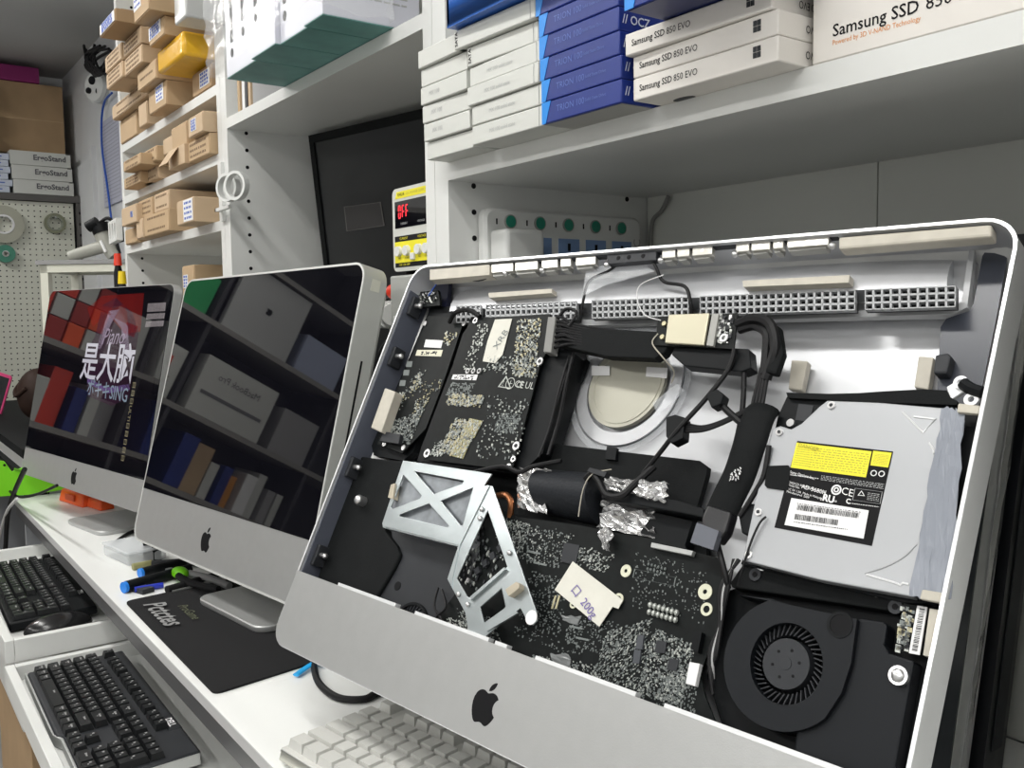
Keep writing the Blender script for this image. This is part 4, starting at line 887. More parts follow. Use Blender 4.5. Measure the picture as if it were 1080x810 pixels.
foil([(592, 648), (612, 650), (610, 660), (594, 656)], .0176, .0003, 'flux_smear', n=4, m=mat('flux_residue', (.16, .17, .17), .3)); foil([(580, 688), (600, 690), (602, 702), (582, 698)], .0176, .0003, 'flux_smear', n=4, m=mat('flux_residue', (.16, .17, .17), .3))
for k in range(2): brd('gold_finger', [(585 + k * 4, 628), (587 + k * 4, 628), (583 + k * 4, 642), (581 + k * 4, 642)], .0180, GOLD)

# speaker, left blower
P('speaker_enclosure', [(372, 480), (402, 484), (425, 486), (405, 550), (406, 560), (418, 575), (422, 585), (415, 600), (388, 645), (352, 630), (334, 612)], .022, .044, BLACKM, bevel=.002)
P('speaker_ledge', [(380, 488), (404, 496), (402, 548), (373, 535), (360, 530)], .030, .044, BLACK)
for x, y in ((378, 527),): b = MB(); c = B3.p(x, y, .014); b.cyl(c, (c.x, .026, c.z), .0055, n=20); b.ball(c, .0055, .004, .0055, n=16, k=8); B3.add('dome_screw', b, CHROME)
P('blower_duct', [(410, 548), (484, 572), (478, 610), (486, 650), (510, 672), (500, 700), (384, 650), (416, 590)], .026, .044, CHAR, bevel=.002)
def fan(x, y, d, ro, rh, name, nb=36, housing=None, hub=None):
    c = B3.p(x, y, d); o = bpy.data.objects.new(name, None)
    b = MB(); b.cyl((c.x, d + .014, c.z), (c.x, d + .015, c.z), ro, BLACK, n=40); b.ring((c.x, d, c.z), (0, 1, 0), ro, ro * .9, .012, BLACK, n=48)
    im = B3.add(name, b, BLACK)
    for k in range(nb):
        a = 2 * math.pi * k / nb; b = MB(); d1 = Vector((math.cos(a), 0, math.sin(a))); d2 = Vector((math.cos(a + .16), 0, math.sin(a + .16)))
        p1 = Vector((c.x, d + .001, c.z)) + d1 * ro * .9; p2 = Vector((c.x, d + .001, c.z)) + d2 * ro * .66; s = (p2 - p1).cross(Vector((0, 1, 0))).normalized() * .0004
        b.quadmesh([p1 - s, p1 + s, p2 + s, p2 - s] + [q + Vector((0, .012, 0)) for q in (p1 - s, p1 + s, p2 + s, p2 - s)], [(0, 1, 2, 3), (0, 4, 5, 1), (1, 5, 6, 2), (2, 6, 7, 3), (3, 7, 4, 0)]); put('blade', b, CHAR, im)
    b = MB(); b.cyl((c.x, d + .013, c.z), (c.x, d - .001, c.z), rh, n=40, r2=rh * .96); hb = put('hub', b, hub or CHAR, im)
    b = MB()
    for k in range(6): a = k * 1.047 + .3; b.cyl((c.x + rh * .55 * math.cos(a), d - .0013, c.z + rh * .55 * math.sin(a)), (c.x + rh * .55 * math.cos(a), d - .0009, c.z + rh * .55 * math.sin(a)), rh * .06, INK, n=8)
    b.cyl((c.x, d - .0014, c.z), (c.x, d - .001, c.z), rh * .24, CHAR, n=16); put('hub_holes', b, INK, hb)
    return im, c
fan(430, 664, .0235, .026, .014, 'blower_impeller', 30)
wire('blower_lead', [(462, 620, .020), (458, 640, .014), (466, 655, .014), (462, 672, .016)], .0012); wire('blower_lead', [(466, 622, .020), (470, 640, .012), (460, 652, .014), (458, 668, .016)], .0012)
c = B3.p(419, 618, .0255); b = MB(); b.cyl(c, (c.x, .0262, c.z), .0045, n=16); B3.add('screw_hole', b, INK)

# pressed steel bracket
def zz(x, y): return (320 + x / 3.523, 470 + y / 3.523)
BR = P('steel_bracket', [zz(*q) for q in ((370, 55), (660, 98), (700, 105), (672, 148), (650, 200), (578, 372), (570, 368), (300, 300), (293, 288))], .004, .0055, STEEL, holes=[[zz(*q) for q in h_] for h_ in (((372, 108), (440, 185), (432, 197), (330, 236), (324, 228)), ((412, 95), (596, 130), (590, 142), (484, 180)), ((630, 156), (592, 296), (583, 296), (510, 205)), ((466, 214), (541, 298), (535, 305), (356, 262), (358, 256)))], bevel=.0004)
P('back_skin', [zz(*q) for q in ((362, 80), (640, 125), (590, 320), (320, 255))], .0095, .0105, mat('dull_steel', (.27, .29, .31), .4, metal=.6, noise=.25, nscale=60), BR)
P('lower_flange', [zz(*q) for q in ((293, 288), (575, 360), (573, 374), (296, 304))], .0055, .016, STEEL, BR)
P('fold', [zz(*q) for q in ((672, 148), (690, 150), (580, 372), (552, 500), (553, 530), (535, 495), (575, 372))], .002, .004, STEEL, BR)
P('bracket_arm', [zz(*q) for q in ((680, 146), (702, 150), (866, 618), (868, 650), (852, 667), (830, 660), (824, 640), (806, 604), (664, 716), (655, 780), (618, 768), (608, 660), (600, 620), (552, 530), (536, 494), (576, 372))], .003, .0045, STEEL, BR, holes=[[zz(*q) for q in h_] for h_ in (((684, 240), (757, 450), (742, 458), (622, 568), (608, 560), (574, 500), (570, 492)), ((736, 530), (750, 598), (744, 606), (672, 658), (656, 600)))], bevel=.0004)
wp = B3.p(*zz(846, 638), .0026); b = MB(); b.cyl(wp, (wp.x, .0032, wp.z), .006, n=20); put('round_pad', b, PAPER, BR)
for q in ((765, 398), (575, 552), (648, 716), (662, 236), (655, 270), (610, 590)): c = B3.p(*zz(*q), .0018); b = MB(); b.ball(c, .0024, .0018, .0024, n=12, k=6); put('rivet', b, CHROME, BR)
P('window_lip', [zz(*q) for q in ((618, 562), (745, 452), (750, 460), (622, 574))], .0, .003, STEEL, BR); P('window_lip', [zz(*q) for q in ((674, 672), (790, 612), (796, 622), (680, 690))], .001, .003, STEEL, BR)
P('foam_block', [zz(*q) for q in ((748, 535), (790, 505), (802, 515), (800, 530), (762, 560))], -.004, .003, FOAM, BR, bevel=.0005); P('foam_block', [zz(*q) for q in ((325, 145), (340, 140), (332, 198), (314, 192))], .002, .009, FOAM, BR)
# board peeking through the bracket window has bigger parts
b = MB(); scatter(b, [B3.p(*zz(*q), .0178) for q in ((670, 260), (740, 440), (640, 560), (560, 480))], 90, .0015, .003, [SOLD, SOLDD, CHAR], th=.0012); put('larger_components', b, SOLD, LB)
for k in range(4):
    c = B3.p(*zz(610 + 32 * k, 500 - 28 * k), .016); b = MB(); b.cyl(c, (c.x, .0185, c.z), .0022, n=12); put('capacitor', b, CHROME, LB)
    brd('choke', [zz(*q) for q in ((632 + k * 28, 460 - 28 * k), (650 + k * 28, 448 - 28 * k), (655 + k * 28, 470 - 28 * k), (640 + k * 28, 482 - 28 * k))], .015, CHAR)

# cable bundle, wireless card and thick harness
random.seed(5)
for k in range(9):
    o_ = random.uniform(-3, 3); wire('harness_wire', [(580, 338 + k * 3.8, .010), (592, 334 + k * 3.5 + o_, .006), (606, 342 + k * 2.6, .008), (640, 348 + k * 2.4, .012), (700, 352 + k * 2, .012)], .0014)
P('cable_wrap', [(612, 346), (698, 350), (712, 352), (700, 372), (690, 378), (640, 376), (588, 364), (592, 352)], .008, .018, BLACKM, bevel=.003)
wire('harness_wire', [(586, 340, .01), (597, 326, .008), (608, 330, .006), (600, 344, .006)], .0016); wire('harness_wire', [(474, 340, .016), (480, 330, .010), (494, 327, .008), (506, 334, .010)], .0026)
P('card_bracket', [(712, 364), (790, 368), (792, 388), (782, 392), (722, 386), (708, 374)], .010, .022, BLACK, bevel=.001)
wc = P('wireless_card', [(694, 334), (778, 330), (774, 368), (691, 364)], .006, .0075, PCB)
P('gold_shield', [(705, 331.5), (748, 330), (742, 364), (701, 361.5)], .003, .006, mat('pale_gold_shield', (.50, .47, .35), .4, metal=.4), wc, bevel=.0008)
P('edge_socket', [(751, 331), (758, 331), (752, 365), (745, 364)], .003, .006, GREYPL, wc)
b = MB(); scatter(b, [B3.p(*z, .006) for z in ((758, 333), (774, 333), (770, 364), (754, 362))], 70, .001, .003, [SOLD, CHAR, CHROME], th=.001); put('solder_points', b, SOLD, wc)
for x, y in ((700, 341), (698, 355)): c = B3.p(x, y, .004); b = MB(); b.cyl(c, (c.x, .006, c.z), .0022, n=12); put('antenna_plug', b, GOLD, wc)
c = B3.p(763, 356, .004); b = MB(); b.ring(c, (0, 1, 0), .0036, .0018, .001); put('screw_ring', b, PAPER, wc)
P('hook_loop_strap', [(806, 338), (822, 344), (826, 372), (818, 395), (806, 392), (812, 370), (806, 352), (795, 342)], .004, .012, BLACKM, bevel=.002)
wire('harness_main', [(778, 342, .008), (795, 336, .004), (812, 342, .002), (818, 365, .004), (812, 388, .008), (808, 400, .010)], .0042)
wire('harness_main', [(780, 348, .010), (796, 344, .008), (808, 352, .006), (808, 372, .008), (806, 395, .010)], .0036)
for k in range(4): wire('harness_wire', [(812 - k * 3, 388, .008), (808 - k * 3, 405, .010), (804 - k * 3.5, 428, .012), (798 - k * 2, 446, .012)], .0015)
wire('braided_harness', [(806, 432, .012), (800, 440, .008), (790, 470, .006), (780, 500, .008), (768, 525, .010), (756, 552, .012)], lambda t: .0135, BLACKM, flat=.006, n=14)
P('harness_wrap', [(746, 532), (771, 540), (765, 560), (756, 572), (738, 562), (740, 545)], .002, .014, mat('black_cloth_tape', (.016, .016, .018), .35, bump=.5, bscale=60), bevel=.002)
P('clear_sleeve', [(735, 551), (758, 560), (752, 580), (728, 572)], -.002, .004, mat('smoky_film', (.18, .19, .22), .12, metal=.3, bump=.4, bscale=40))
b = MB()
for j in range(4): scatter(b, [B3.p(*z, .0005) for z in ((769 + j * 3, 508 - j), (772 + j * 3, 496 - j), (773 + j * 3, 497 - j), (770 + j * 3, 509 - j))], 12, .0006, .0012, [PAPER], th=.0002)
B3.add('printed_text_block', b, PAPER)
P('drive_plug', [(702, 440), (712, 437), (722, 440), (720, 462), (708, 468), (702, 460)], .006, .016, BLACK, bevel=.001)
for k in range(4): wire('drive_plug_lead', [(720, 446 + k * 3, .010), (740, 450 + k * 1.5, .008), (762, 444 + k, .010), (790, 430 + k, .010)], .0013)
P('drive_plug', [(744, 416), (756, 410), (763, 416), (760, 426), (750, 430)], .004, .014, BLACK, bevel=.001)
wire('drive_plug_lead', [(758, 424, .010), (770, 436, .010), (784, 448, .010)], .0028)
wire('long_lead', [(775, 368, .006), (768, 390, .008), (745, 420, .008), (716, 452, .006), (698, 475, .010), (678, 500, .016)], .0020)
wire('long_lead', [(785, 378, .012), (784, 420, .016), (780, 450, .018), (770, 490, .020), (757, 530, .02)], .0022)
wire('thin_wire', [(811, 470, .004), (806, 500, .006), (796, 520, .008), (780, 545, .010)], .0020); wire('thin_wire', [(605, 372, .018), (598, 400, .018), (590, 440, .02), (578, 480, .018)], .0016)
wire('thin_wire', [(600, 376, .018), (590, 410, .012), (580, 450, .014), (568, 482, .012)], .0012)

# drive bay and optical drive
def vv(x, y): return (760 + x / 2.894, 360 + y / 2.894)
P('drive_tray', [vv(*q) for q in ((205, 160), (720, 185), (790, 215), (690, 800), (560, 800), (60, 680), (75, 640), (175, 225))], .016, .046, BLACK, bevel=.001)
OD = P('optical_drive', [vv(*q) for q in ((325, 180), (480, 186), (690, 204), (668, 330), (640, 480), (585, 780), (300, 728), (66, 668), (100, 510), (158, 266), (182, 258), (215, 268), (245, 252), (300, 200))], .0065, .016, DRIVE, bevel=.0008)
DL = P('drive_label', [vv(*q) for q in ((234, 304), (526, 336), (461, 624), (164, 568))], .0061, .0066, INK, OD)
def lab(q, off, m, par, nm): return P(nm, [vv(*z) for z in q], off, off + .0004, m, par)
y1 = lab(((232, 309), (461, 336), (443, 415), (214, 385)), .0058, YEL, OD, 'warning_label'); y2 = lab(((466, 334), (522, 340), (511, 385), (457, 378)), .0058, YEL, OD, 'warning_label')
wl_ = lab(((216, 478), (452, 516), (436, 602), (195, 560)), .0058, PAPER, OD, 'barcode_label')
def lineblock(name, q, rows, n, m, off, par, fill=.7, sz=(.0008, .0018)):
    b = MB(); A_, B_, C_, D_ = [B3.p(*vv(*z), off) for z in q]
    for j in range(rows):
        v0 = (j + .5 - fill / 4) / rows; v1 = (j + .5 + fill / 4) / rows; u = 0
        while u < 1:
            l = random.uniform(.4, 1.6) / n; u1 = min(1, u + l)
            def at(a, c): return (A_ * (1 - a) + B_ * a) * (1 - c) + (D_ * (1 - a) + C_ * a) * c
            b.quadmesh([at(u, v0), at(u1, v0), at(u1, v1), at(u, v1)], [(0, 1, 2, 3)]); u = u1 + random.uniform(.2, .7) / n
    return put(name, b, m, par, smooth=False)
OL = mat('olive_print', (.42, .38, .03), .6)
for q in (((235, 318), (275, 323), (268, 385), (220, 378)), ((280, 322), (455, 342), (440, 408), (268, 386))): lineblock('fine_print', q, 9, 22, OL, .0057, y1)
lineblock('fine_print', ((472, 342), (516, 347), (508, 378), (464, 373)), 7, 12, OL, .0057, y2)
text('DANGER', .004, OL, y1, B3.p(*vv(238, 316), .0054), (1, 0, -.13), (0, 0, 1))
text('Sony Optiarc Inc.', .0028, PAPER, DL, B3.p(*vv(212, 399), .0058), (1, 0, -.13), (0, 0, 1), bold=.01)
lineblock('fine_print', ((212, 404), (300, 416), (299, 422), (210, 410)), 1, 26, PAPER, .0058, DL)
lineblock('fine_print', ((308, 408), (500, 434), (497, 452), (305, 424)), 4, 30, INKG, .0058, DL)
text('DVD/CD REWRITABLE DRIVE', .0022, PAPER, DL, B3.p(*vv(208, 430), .0058), (1, 0, -.13), (0, 0, 1))
text('AD-5680H', .0042, PAPER, DL, B3.p(*vv(248, 443), .0058), (1, 0, -.13), (0, 0, 1)); text('Model No.', .0022, PAPER, DL, B3.p(*vv(206, 438), .0058), (1, 0, -.13), (0, 0, 1))
text('DC 5V 1.5A  Made in Malaysia', .0022, PAPER, DL, B3.p(*vv(204, 450), .0058), (1, 0, -.13), (0, 0, 1)); text('Manufactured  2009', .0022, PAPER, DL, B3.p(*vv(202, 458), .0058), (1, 0, -.13), (0, 0, 1))
c = B3.p(*vv(353, 453), .0058)
b = MB(); b.ring(c, (0, 1, 0), .0036, .0025, .0003); b.ring(c, (0, 1, 0), .0018, .0010, .0003); put('approval_mark', b, PAPER, DL)
text('CE', .0072, PAPER, DL, B3.p(*vv(369, 456), .0058), (1, 0, -.13), (0, 0, 1), 'approval_mark')
text('RU', .0066, PAPER, DL, B3.p(*vv(312, 476), .0058), (1, 0, -.13), (0, 0, 1), 'approval_mark', bold=.04); text('c', .0036, PAPER, DL, B3.p(*vv(304, 480), .0058), (1, 0, -.13), (0, 0, 1), 'approval_mark'); text('us', .0026, PAPER, DL, B3.p(*vv(346, 486), .0058), (1, 0, -.13), (0, 0, 1), 'approval_mark')
text('C', .0048, PAPER, DL, B3.p(*vv(383, 487), .0058), (1, 0, -.13), (0, 0, 1), 'approval_mark', bold=.03)
for q in ((467, 402), (491, 404)): c = B3.p(*vv(*q), .0058); b = MB(); b.ring(c, (0, 1, 0), .0021, .0015, .0003); put('approval_mark', b, PAPER, DL)
tq = [B3.p(*vv(*q), .0058) for q in ((430, 455), (440, 472), (418, 470))]; cc = sum(tq, Vector()) / 3; b = MB(); b.prism(tq, (0, .0003, 0), holes=[[p + (cc - p) * .3 for p in tq]]); put('warning_triangle', b, PAPER, DL, smooth=False)
bq = [B3.p(*vv(*q), .0058) for q in ((410, 448), (494, 459), (487, 496), (402, 484))]; cc = sum(bq, Vector()) / 4; b = MB(); b.prism(bq, (0, .0003, 0), holes=[[p + (cc - p) * .03 for p in bq]]); put('outline_box', b, INKG, DL, smooth=False)
lineblock('fine_print', ((450, 460), (486, 465), (482, 490), (446, 485)), 5, 8, INKG, .0058, DL); lineblock('fine_print', ((398, 492), (484, 503), (483, 508), (397, 497)), 1, 22, PAPER, .0058, DL)
random.seed(21)
def bars(q, n, par):
    b = MB(); A_, B_, C_, D_ = [B3.p(*vv(*z), .0055) for z in q]; u = 0
    def at(a, c): return (A_ * (1 - a) + B_ * a) * (1 - c) + (D_ * (1 - a) + C_ * a) * c
    while u < 1:
        l = random.uniform(.25, .8) / n; b.quadmesh([at(u, 0), at(min(1, u + l), 0), at(min(1, u + l), 1), at(u, 1)], [(0, 1, 2, 3)]); u += l + random.uniform(.25, .9) / n
    put('barcode', b, INK, par, smooth=False)
bars(((236, 498), (424, 524), (420, 540), (232, 514)), 56, wl_); bars(((228, 526), (360, 545), (357, 562), (225, 543)), 46, wl_)
lineblock('fine_print', ((234, 492), (428, 519), (427, 524), (233, 497)), 1, 34, CHAR, .0055, wl_); lineblock('fine_print', ((224, 548), (388, 571), (387, 577), (223, 554)), 1, 34, CHAR, .0055, wl_)
P('felt_square', [vv(*q) for q in ((142, 380), (206, 378), (212, 390), (206, 452), (198, 454), (140, 446), (134, 438))], .0050, .0066, BLACKM, OD)
for q in ((337, 194), (178, 276), (114, 520), (84, 650)): c = B3.p(*vv(*q), .0052); b = MB(); b.cyl(c, (c.x, .0066, c.z), .0028, n=16); b.cyl((c.x, c.y - .0003, c.z), c, .0013, CHAR, n=10); put('screw', b, CHROME, OD)
c = B3.p(*vv(212, 248), .0135); b = MB(); b.cyl(c, (c.x, .016, c.z), .003, n=16); B3.add('tray_screw', b, CHROME)
P('tray_recess', [vv(*q) for q in ((238, 190), (283, 196), (272, 245), (228, 240))], .0154, .016, CHAR)
def streak(pts, w_=.0008):
    b = MB(); b.tube([B3.p(*vv(x, y), .0064) for x, y in pts], w_, n=6, smooth=False); put('stamped_groove', b, RIM, OD)
streak(((555, 216), (618, 278), (656, 238), (590, 230))); streak(((636, 310), (650, 330), (652, 342))); streak(((445, 712), (535, 738), (548, 744), (556, 738), (574, 742)))
b = MB(); b.tube([B3.p(*vv(x, y), .0064) for x, y in ((440, 708), (500, 690), (560, 658), (598, 620))], .0005, n=6); put('stamped_groove', b, mat('groove_grey', (.36, .37, .38), .4), OD)
foil([vv(*q) for q in ((680, 200), (745, 212), (700, 790), (574, 776))], .0050, .0002, 'clear_tape_strip', n=16, m=mat('silvery_tape', (.24, .26, .30), .28, metal=.1, bump=.3, bscale=18))
for q in (((216, 56), (266, 60), (247, 150), (206, 145)), ((604, 44), (650, 48), (634, 148), (590, 140)), ((724, 188), (795, 196), (788, 222), (720, 216)), ((614, 756), (684, 768), (678, 800), (606, 786))): P('foam_block', [vv(*z) for z in q], .002 if q[0][0] > 610 else .039, .006 if q[0][0] > 610 else .046, FOAMG, bevel=.001)
P('black_tape_edge', [vv(*q) for q in ((200, 156), (330, 160), (420, 158), (505, 152), (620, 146), (690, 150), (700, 170), (722, 182), (720, 194), (480, 186), (205, 172))], .012, .016, BLACKM)
P('corner_film', [(1036, 270), (1040, 264), (1064, 262), (1050, 340), (1030, 436), (1005, 424), (988, 418), (992, 345), (998, 336), (1022, 328), (1027, 320)], .036, .0375, mat('dark_film', (.045, .05, .065), .28, noise=.1, nscale=6))
P('rubber_block', [(986, 374), (1000, 372), (1003, 376), (998, 394), (984, 394)], .026, .036, CHAR, bevel=.0015)
lt = P('latch_arm', [(998, 408), (1008, 402), (1012, 398), (1020, 402), (1018, 412), (1002, 422)], .014, .018, RIM, bevel=.0008); c = B3.p(1013, 403, .012); b = MB(); b.ring(c, (0, 1, 0), .0045, .0022, .003); put('latch_ring', b, RIM, lt)
c = B3.p(1024, 421, .012); b = MB(); b.ring(c, (0, 1, 0), .0045, .002, .003); B3.add('screw_ring', b, RIM)
b = MB(); b.tube([B3.p(x, y, .012) for x, y in ((1015, 404), (1024, 410), (1036, 414))], .004, n=8); B3.add('black_spring', b, BLACK)

# right blower
def ff(x, y): return (740 + x / 3.176, 580 + y / 3.176)
P('blower_base', [ff(*q) for q in ((95, 135), (130, 125), (640, 200), (690, 180), (800, 205), (768, 370), (700, 731), (640, 900), (120, 760), (60, 560), (20, 420), (60, 250))], .030, .046, BLACK)
P('drive_bay_wall', [ff(*q) for q in ((150, 30), (830, 165), (822, 200), (690, 170), (640, 205), (100, 125), (95, 110))], .018, .030, BLACKM, bevel=.001)
for q in ((178, 82), (648, 190)): c = B3.p(*ff(*q), .0165); b = MB(); b.cyl(c, (c.x, .018, c.z), .0045, n=18); b.cyl((c.x, c.y - .0003, c.z), c, .002, INK, n=8); B3.add('bay_screw', b, CHAR)
for q in (((186, 60), (206, 62), (206, 70), (188, 68)), ((578, 148), (602, 153), (600, 161), (580, 157))): P('oval_slot', [ff(*z) for z in q], .0172, .018, RIM)
# scroll housing : disc plus outlet
cx_, cy_ = 285, 385; pts = []
for k in range(26):
    a = math.radians(-100 + 200 * k / 25 + 90 + 0); 
    pts.append((cx_ - 212 * math.cos(math.radians(-78 + 205 * k / 25)) * 1.0, cy_ + 225 * math.sin(math.radians(-78 + 205 * k / 25)) * 1.0))
scr = [(118, 150)] + [p for p in pts if p[1] > 160] + [(468, 480), (500, 380), (520, 232), (300, 185)]
holep = [(284 + 122 * math.cos(math.radians(a)), 382 + 138 * math.sin(math.radians(a))) for a in range(0, 360, 10)]
FH = P('blower_housing', [ff(*q) for q in scr], .012, .032, mat('satin_black_plastic', (.008, .0095, .012), .45, spec=.2), holes=[[ff(*q) for q in holep]], bevel=.002)
P('duct_cover', [ff(*q) for q in ((524, 228), (608, 240), (622, 252), (612, 318), (628, 345), (712, 372), (650, 720), (640, 840), (300, 760), (316, 605), (400, 570), (468, 490), (502, 385))], .016, .030, mat('satin_black_plastic', (.008, .0095, .012), .45, spec=.2), bevel=.0015)
fan(*ff(284, 382), .016, .0285, .0170, 'blower_impeller', 40, hub=mat('satin_charcoal', (.024, .026, .030), .45, spec=.3))
c = B3.p(*ff(462, 250), .0115); b = MB(); b.ring(c, (0, 1, 0), .0085, .0065, .001); b.cyl((c.x, .0118, c.z), (c.x, .0124, c.z), .0065, INK, n=16); put('mount_ring', b, BLACK, FH)
c = B3.p(*ff(657, 420), .012); b = MB(); b.cyl(c, (c.x, .016, c.z), .0058, n=24); b.ball(c, .0042, .0022, .0042, n=14, k=6); B3.add('dome_screw', b, CHROME)
sm = P('sensor_board', [ff(*q) for q in ((676, 178), (762, 195), (742, 352), (650, 338), (665, 240))], .016, .018, PCB)
b = MB(); scatter(b, [B3.p(*ff(*q), .016) for q in ((672, 185), (715, 195), (690, 340), (655, 335))], 90, .001, .003, [SOLD, SOLDD, CHAR, GOLD], th=.001); put('solder_points', b, SOLD, sm)
bl_ = P('barcode_label', [ff(*q) for q in ((722, 186), (756, 192), (730, 352), (694, 345))], .0135, .0145, PAPER, sm)
b = MB(); A_, B_, C_, D_ = [B3.p(*ff(*q), .0133) for q in ((730, 195), (748, 198), (722, 340), (704, 336))]; v = 0
while v < 1: l = random.uniform(.008, .022); b.quadmesh([A_.lerp(D_, v), B_.lerp(C_, v), B_.lerp(C_, min(1, v + l)), A_.lerp(D_, min(1, v + l))], [(0, 1, 2, 3)]); v += l + random.uniform(.01, .03)
put('barcode', b, INK, bl_, smooth=False)
P('foam_block', [ff(*q) for q in ((764, 196), (800, 202), (772, 360), (742, 352))], .008, .016, FOAMG)
# leads along the blower's left side
random.seed(9)
for k in range(5): wire('blower_lead', [(774 + k * 1.5, 590, .012), (768 - k * 2, 620, .010), (762 - k, 650 + k * 3, .014), (756 - k * 2, 690, .014), (752, 700 + k * 8, .018)], .0014, CABLE if k != 2 else mat('pale_wire', (.4, .4, .4)))
wire('thin_wire', [(808, 545, .004), (801, 552, .003), (792, 572, .004), (783, 600, .006), (778, 618, .010)], .0008)
wire('black_hook', [(757, 575, .010), (761, 590, .006), (766, 610, .008), (768, 620, .012)], .0022)
P('black_block', [(786, 530), (800, 532), (798, 548), (792, 566), (782, 562), (778, 540)], .010, .026, BLACK, bevel=.001)
# ------------------------------------------------------------------ things on the desk
DT = -.435
# black mat
mp = [onZ(*q, DT + .003) for q in ((132, 634), (226, 731), (356, 690), (262, 606))]
c = sum(mp, Vector()) / 4
A_, B_, C_, D_ = mp
def rq(q, r, z):
    out = []
    for i in range(4):
        a, p, n_ = q[i - 1], q[i], q[(i + 1) % 4]; d1 = (a - p).normalized() * r; d2 = (n_ - p).normalized() * r
        for k in range(6): t = k / 5; v = (p + d1) * (1 - t) ** 2 + p * 2 * t * (1 - t) + (p + d2) * t * t; out.append(Vector((v.x, v.y, Z(z))))
    return out
b = MB(); b.prism(rq(mp, .012, DT + .0002), (0, 0, .0028)); o = put('desk_mat', b, RUBBER, org=(c.x, c.y, Z(DT)), smooth=False); tag(o, 'black rubber desk mat with grey lettering under the middle computer', 'mat')
L0 = onZ(168, 645, DT + .003); L1 = onZ(191, 661, DT + .003)
yaw = math.atan2(B_.y - A_.y, B_.x - A_.x)
tx, ty_ = Vector((math.cos(yaw), math.sin(yaw), 0)), Vector((-math.sin(yaw), math.cos(yaw), 0))
text('Pctctes', .042, mat('grey_print', (.26, .26, .26), .6), o, L0 - Vector((c.x, c.y, DT)) + Vector((-.04, .0, .0031)), (tx + ty_ * -.0), ty_, 'maker_lettering', bold=.02, sx=1., italic=.25)
text('ProGame', .020, mat('dark_olive_print', (.10, .11, .06), .6), o, L0 - Vector((c.x, c.y, DT)) + Vector((-.0, .032, .0031)), tx, ty_, 'maker_lettering', bold=.0, italic=.2)

# white extended keyboard on the desk in front
def key(par, x, y, w, d, m, cache, name='key', h=.009, t=.0022, z=.0):
    k = (round(w, 4), round(d, 4), name)
    if k not in cache:
        b = MB(); b.taper(-w / 2, w / 2, -d / 2, d / 2, 0, h, t, ty=t); cache[k] = b.mesh(name, m)
    return link(name, cache[k], par, (x, y, z))
ROWS = [[('f', 1), None, 1, 1, 1, 1, None, 1, 1, 1, 1, None, 1, 1, 1, 1]]
def keyboard(loc, yaw, label, km, cm, u=.019, full=True, kh=.009, case_h=.02, legend=None, mx=.008, my=.014, tilt=.035):
    t = thing('keyboard', loc, label, 'keyboard'); t.rotation_euler = (tilt, 0, yaw); cache = {}
    # local origin : front left corner of the case on its support ; x to the right, y away
    keys = []
    def row(y, items, x=0., nm='letter_key', dd=1):
        for w in items:
            if w < 0: x += -w; continue
            keys.append((x + w / 2, y, w, dd, nm)); x += w
    row(0, [1.25, 1.25, 1.25, 6.25, 1.25, 1.25, 1.25, 1.25]); row(1, [2.25] + [1] * 10 + [2.75]); row(2, [1.75] + [1] * 11 + [2.25]); row(3, [1.5] + [1] * 12 + [1.5]); row(4, [1] * 13 + [2])
    row(5.4, [1, -1] + [1] * 4 + [-.5] + [1] * 4 + [-.5] + [1] * 4, nm='function_key')
    row(0, [1, 1, 1], 15.4, 'arrow_key'); row(1, [1], 16.4, 'arrow_key'); row(3, [1, 1, 1], 15.4, 'edit_key'); row(4, [1, 1, 1], 15.4, 'edit_key'); row(5.4, [1, 1, 1], 15.4, 'function_key')
    row(0, [2, 1], 18.8, 'number_key'); row(1, [1, 1, 1], 18.8, 'number_key'); row(2, [1, 1, 1], 18.8, 'number_key'); row(3, [1, 1, 1], 18.8, 'number_key'); row(4, [1, 1, 1, 1], 18.8, 'number_key')
    keys.append((22.3, .5, 1, 2, 'number_key')); keys.append((22.3, 2.5, 1, 2, 'number_key'))
    W_ = 22.8 * u + 2 * mx; D_ = 6.4 * u + my + .010
    if cm is not None: cm(t, W_, D_)
    for x, y, w, dd, nm in keys:
        key(t, mx + x * u, my + (y + .5) * u, w * u - .0012, dd * u - .0012, km, cache, nm, h=kh, t=.0019, z=case_h)
    if legend:
        b = MB(); lt = 'QWERTYUIOPASDFGHJKLZXCVBNM'
        for i, (x, y, w, dd, nm) in enumerate(keys):
            cx = mx + x * u - .003; cy = my + (y + .5) * u + .002
            b.box(cx - .002, cx + .0012, cy - .0012, cy + .0016, case_h + kh, case_h + kh + .00025)
            if random.random() < .6: b.box(cx + .0022, cx + .0044, cy - .004, cy - .0022, case_h + kh, case_h + kh + .00025)
            if w > 1.2: b.box(cx + .002, cx + .008, cy - .001, cy + .001, case_h + kh, case_h + kh + .00025)
        tag(link('key_legends', b.mesh('key_legends', legend), t), kind='stuff')
    return t
def wcase(t, W_, D_):
    b = MB(); b.taper(-.002, W_ + .002, -.002, D_ + .004, .004, .014, .002, WKASE); b.box(.0, W_, .0, D_, .014, .0165, WKEY); link('clear_case', b.mesh('clear_case', WKASE), t, bevel=.0015)
    b = MB(); b.box(.02, .06, D_ - .02, D_, 0.0, .006); b.box(W_ - .06, W_ - .02, D_ - .02, D_, 0.0, .006); b.box(.02, .06, 0.0, .015, .0, .005); link('foot', b.mesh('foot', WKASE), t)
k0, k1 = onZ(300, 792, -.415), onZ(397, 732, -.407); k2 = onZ(552, 808, -.409)
yw = math.atan2(k2.y - k1.y, k2.x - k1.x)
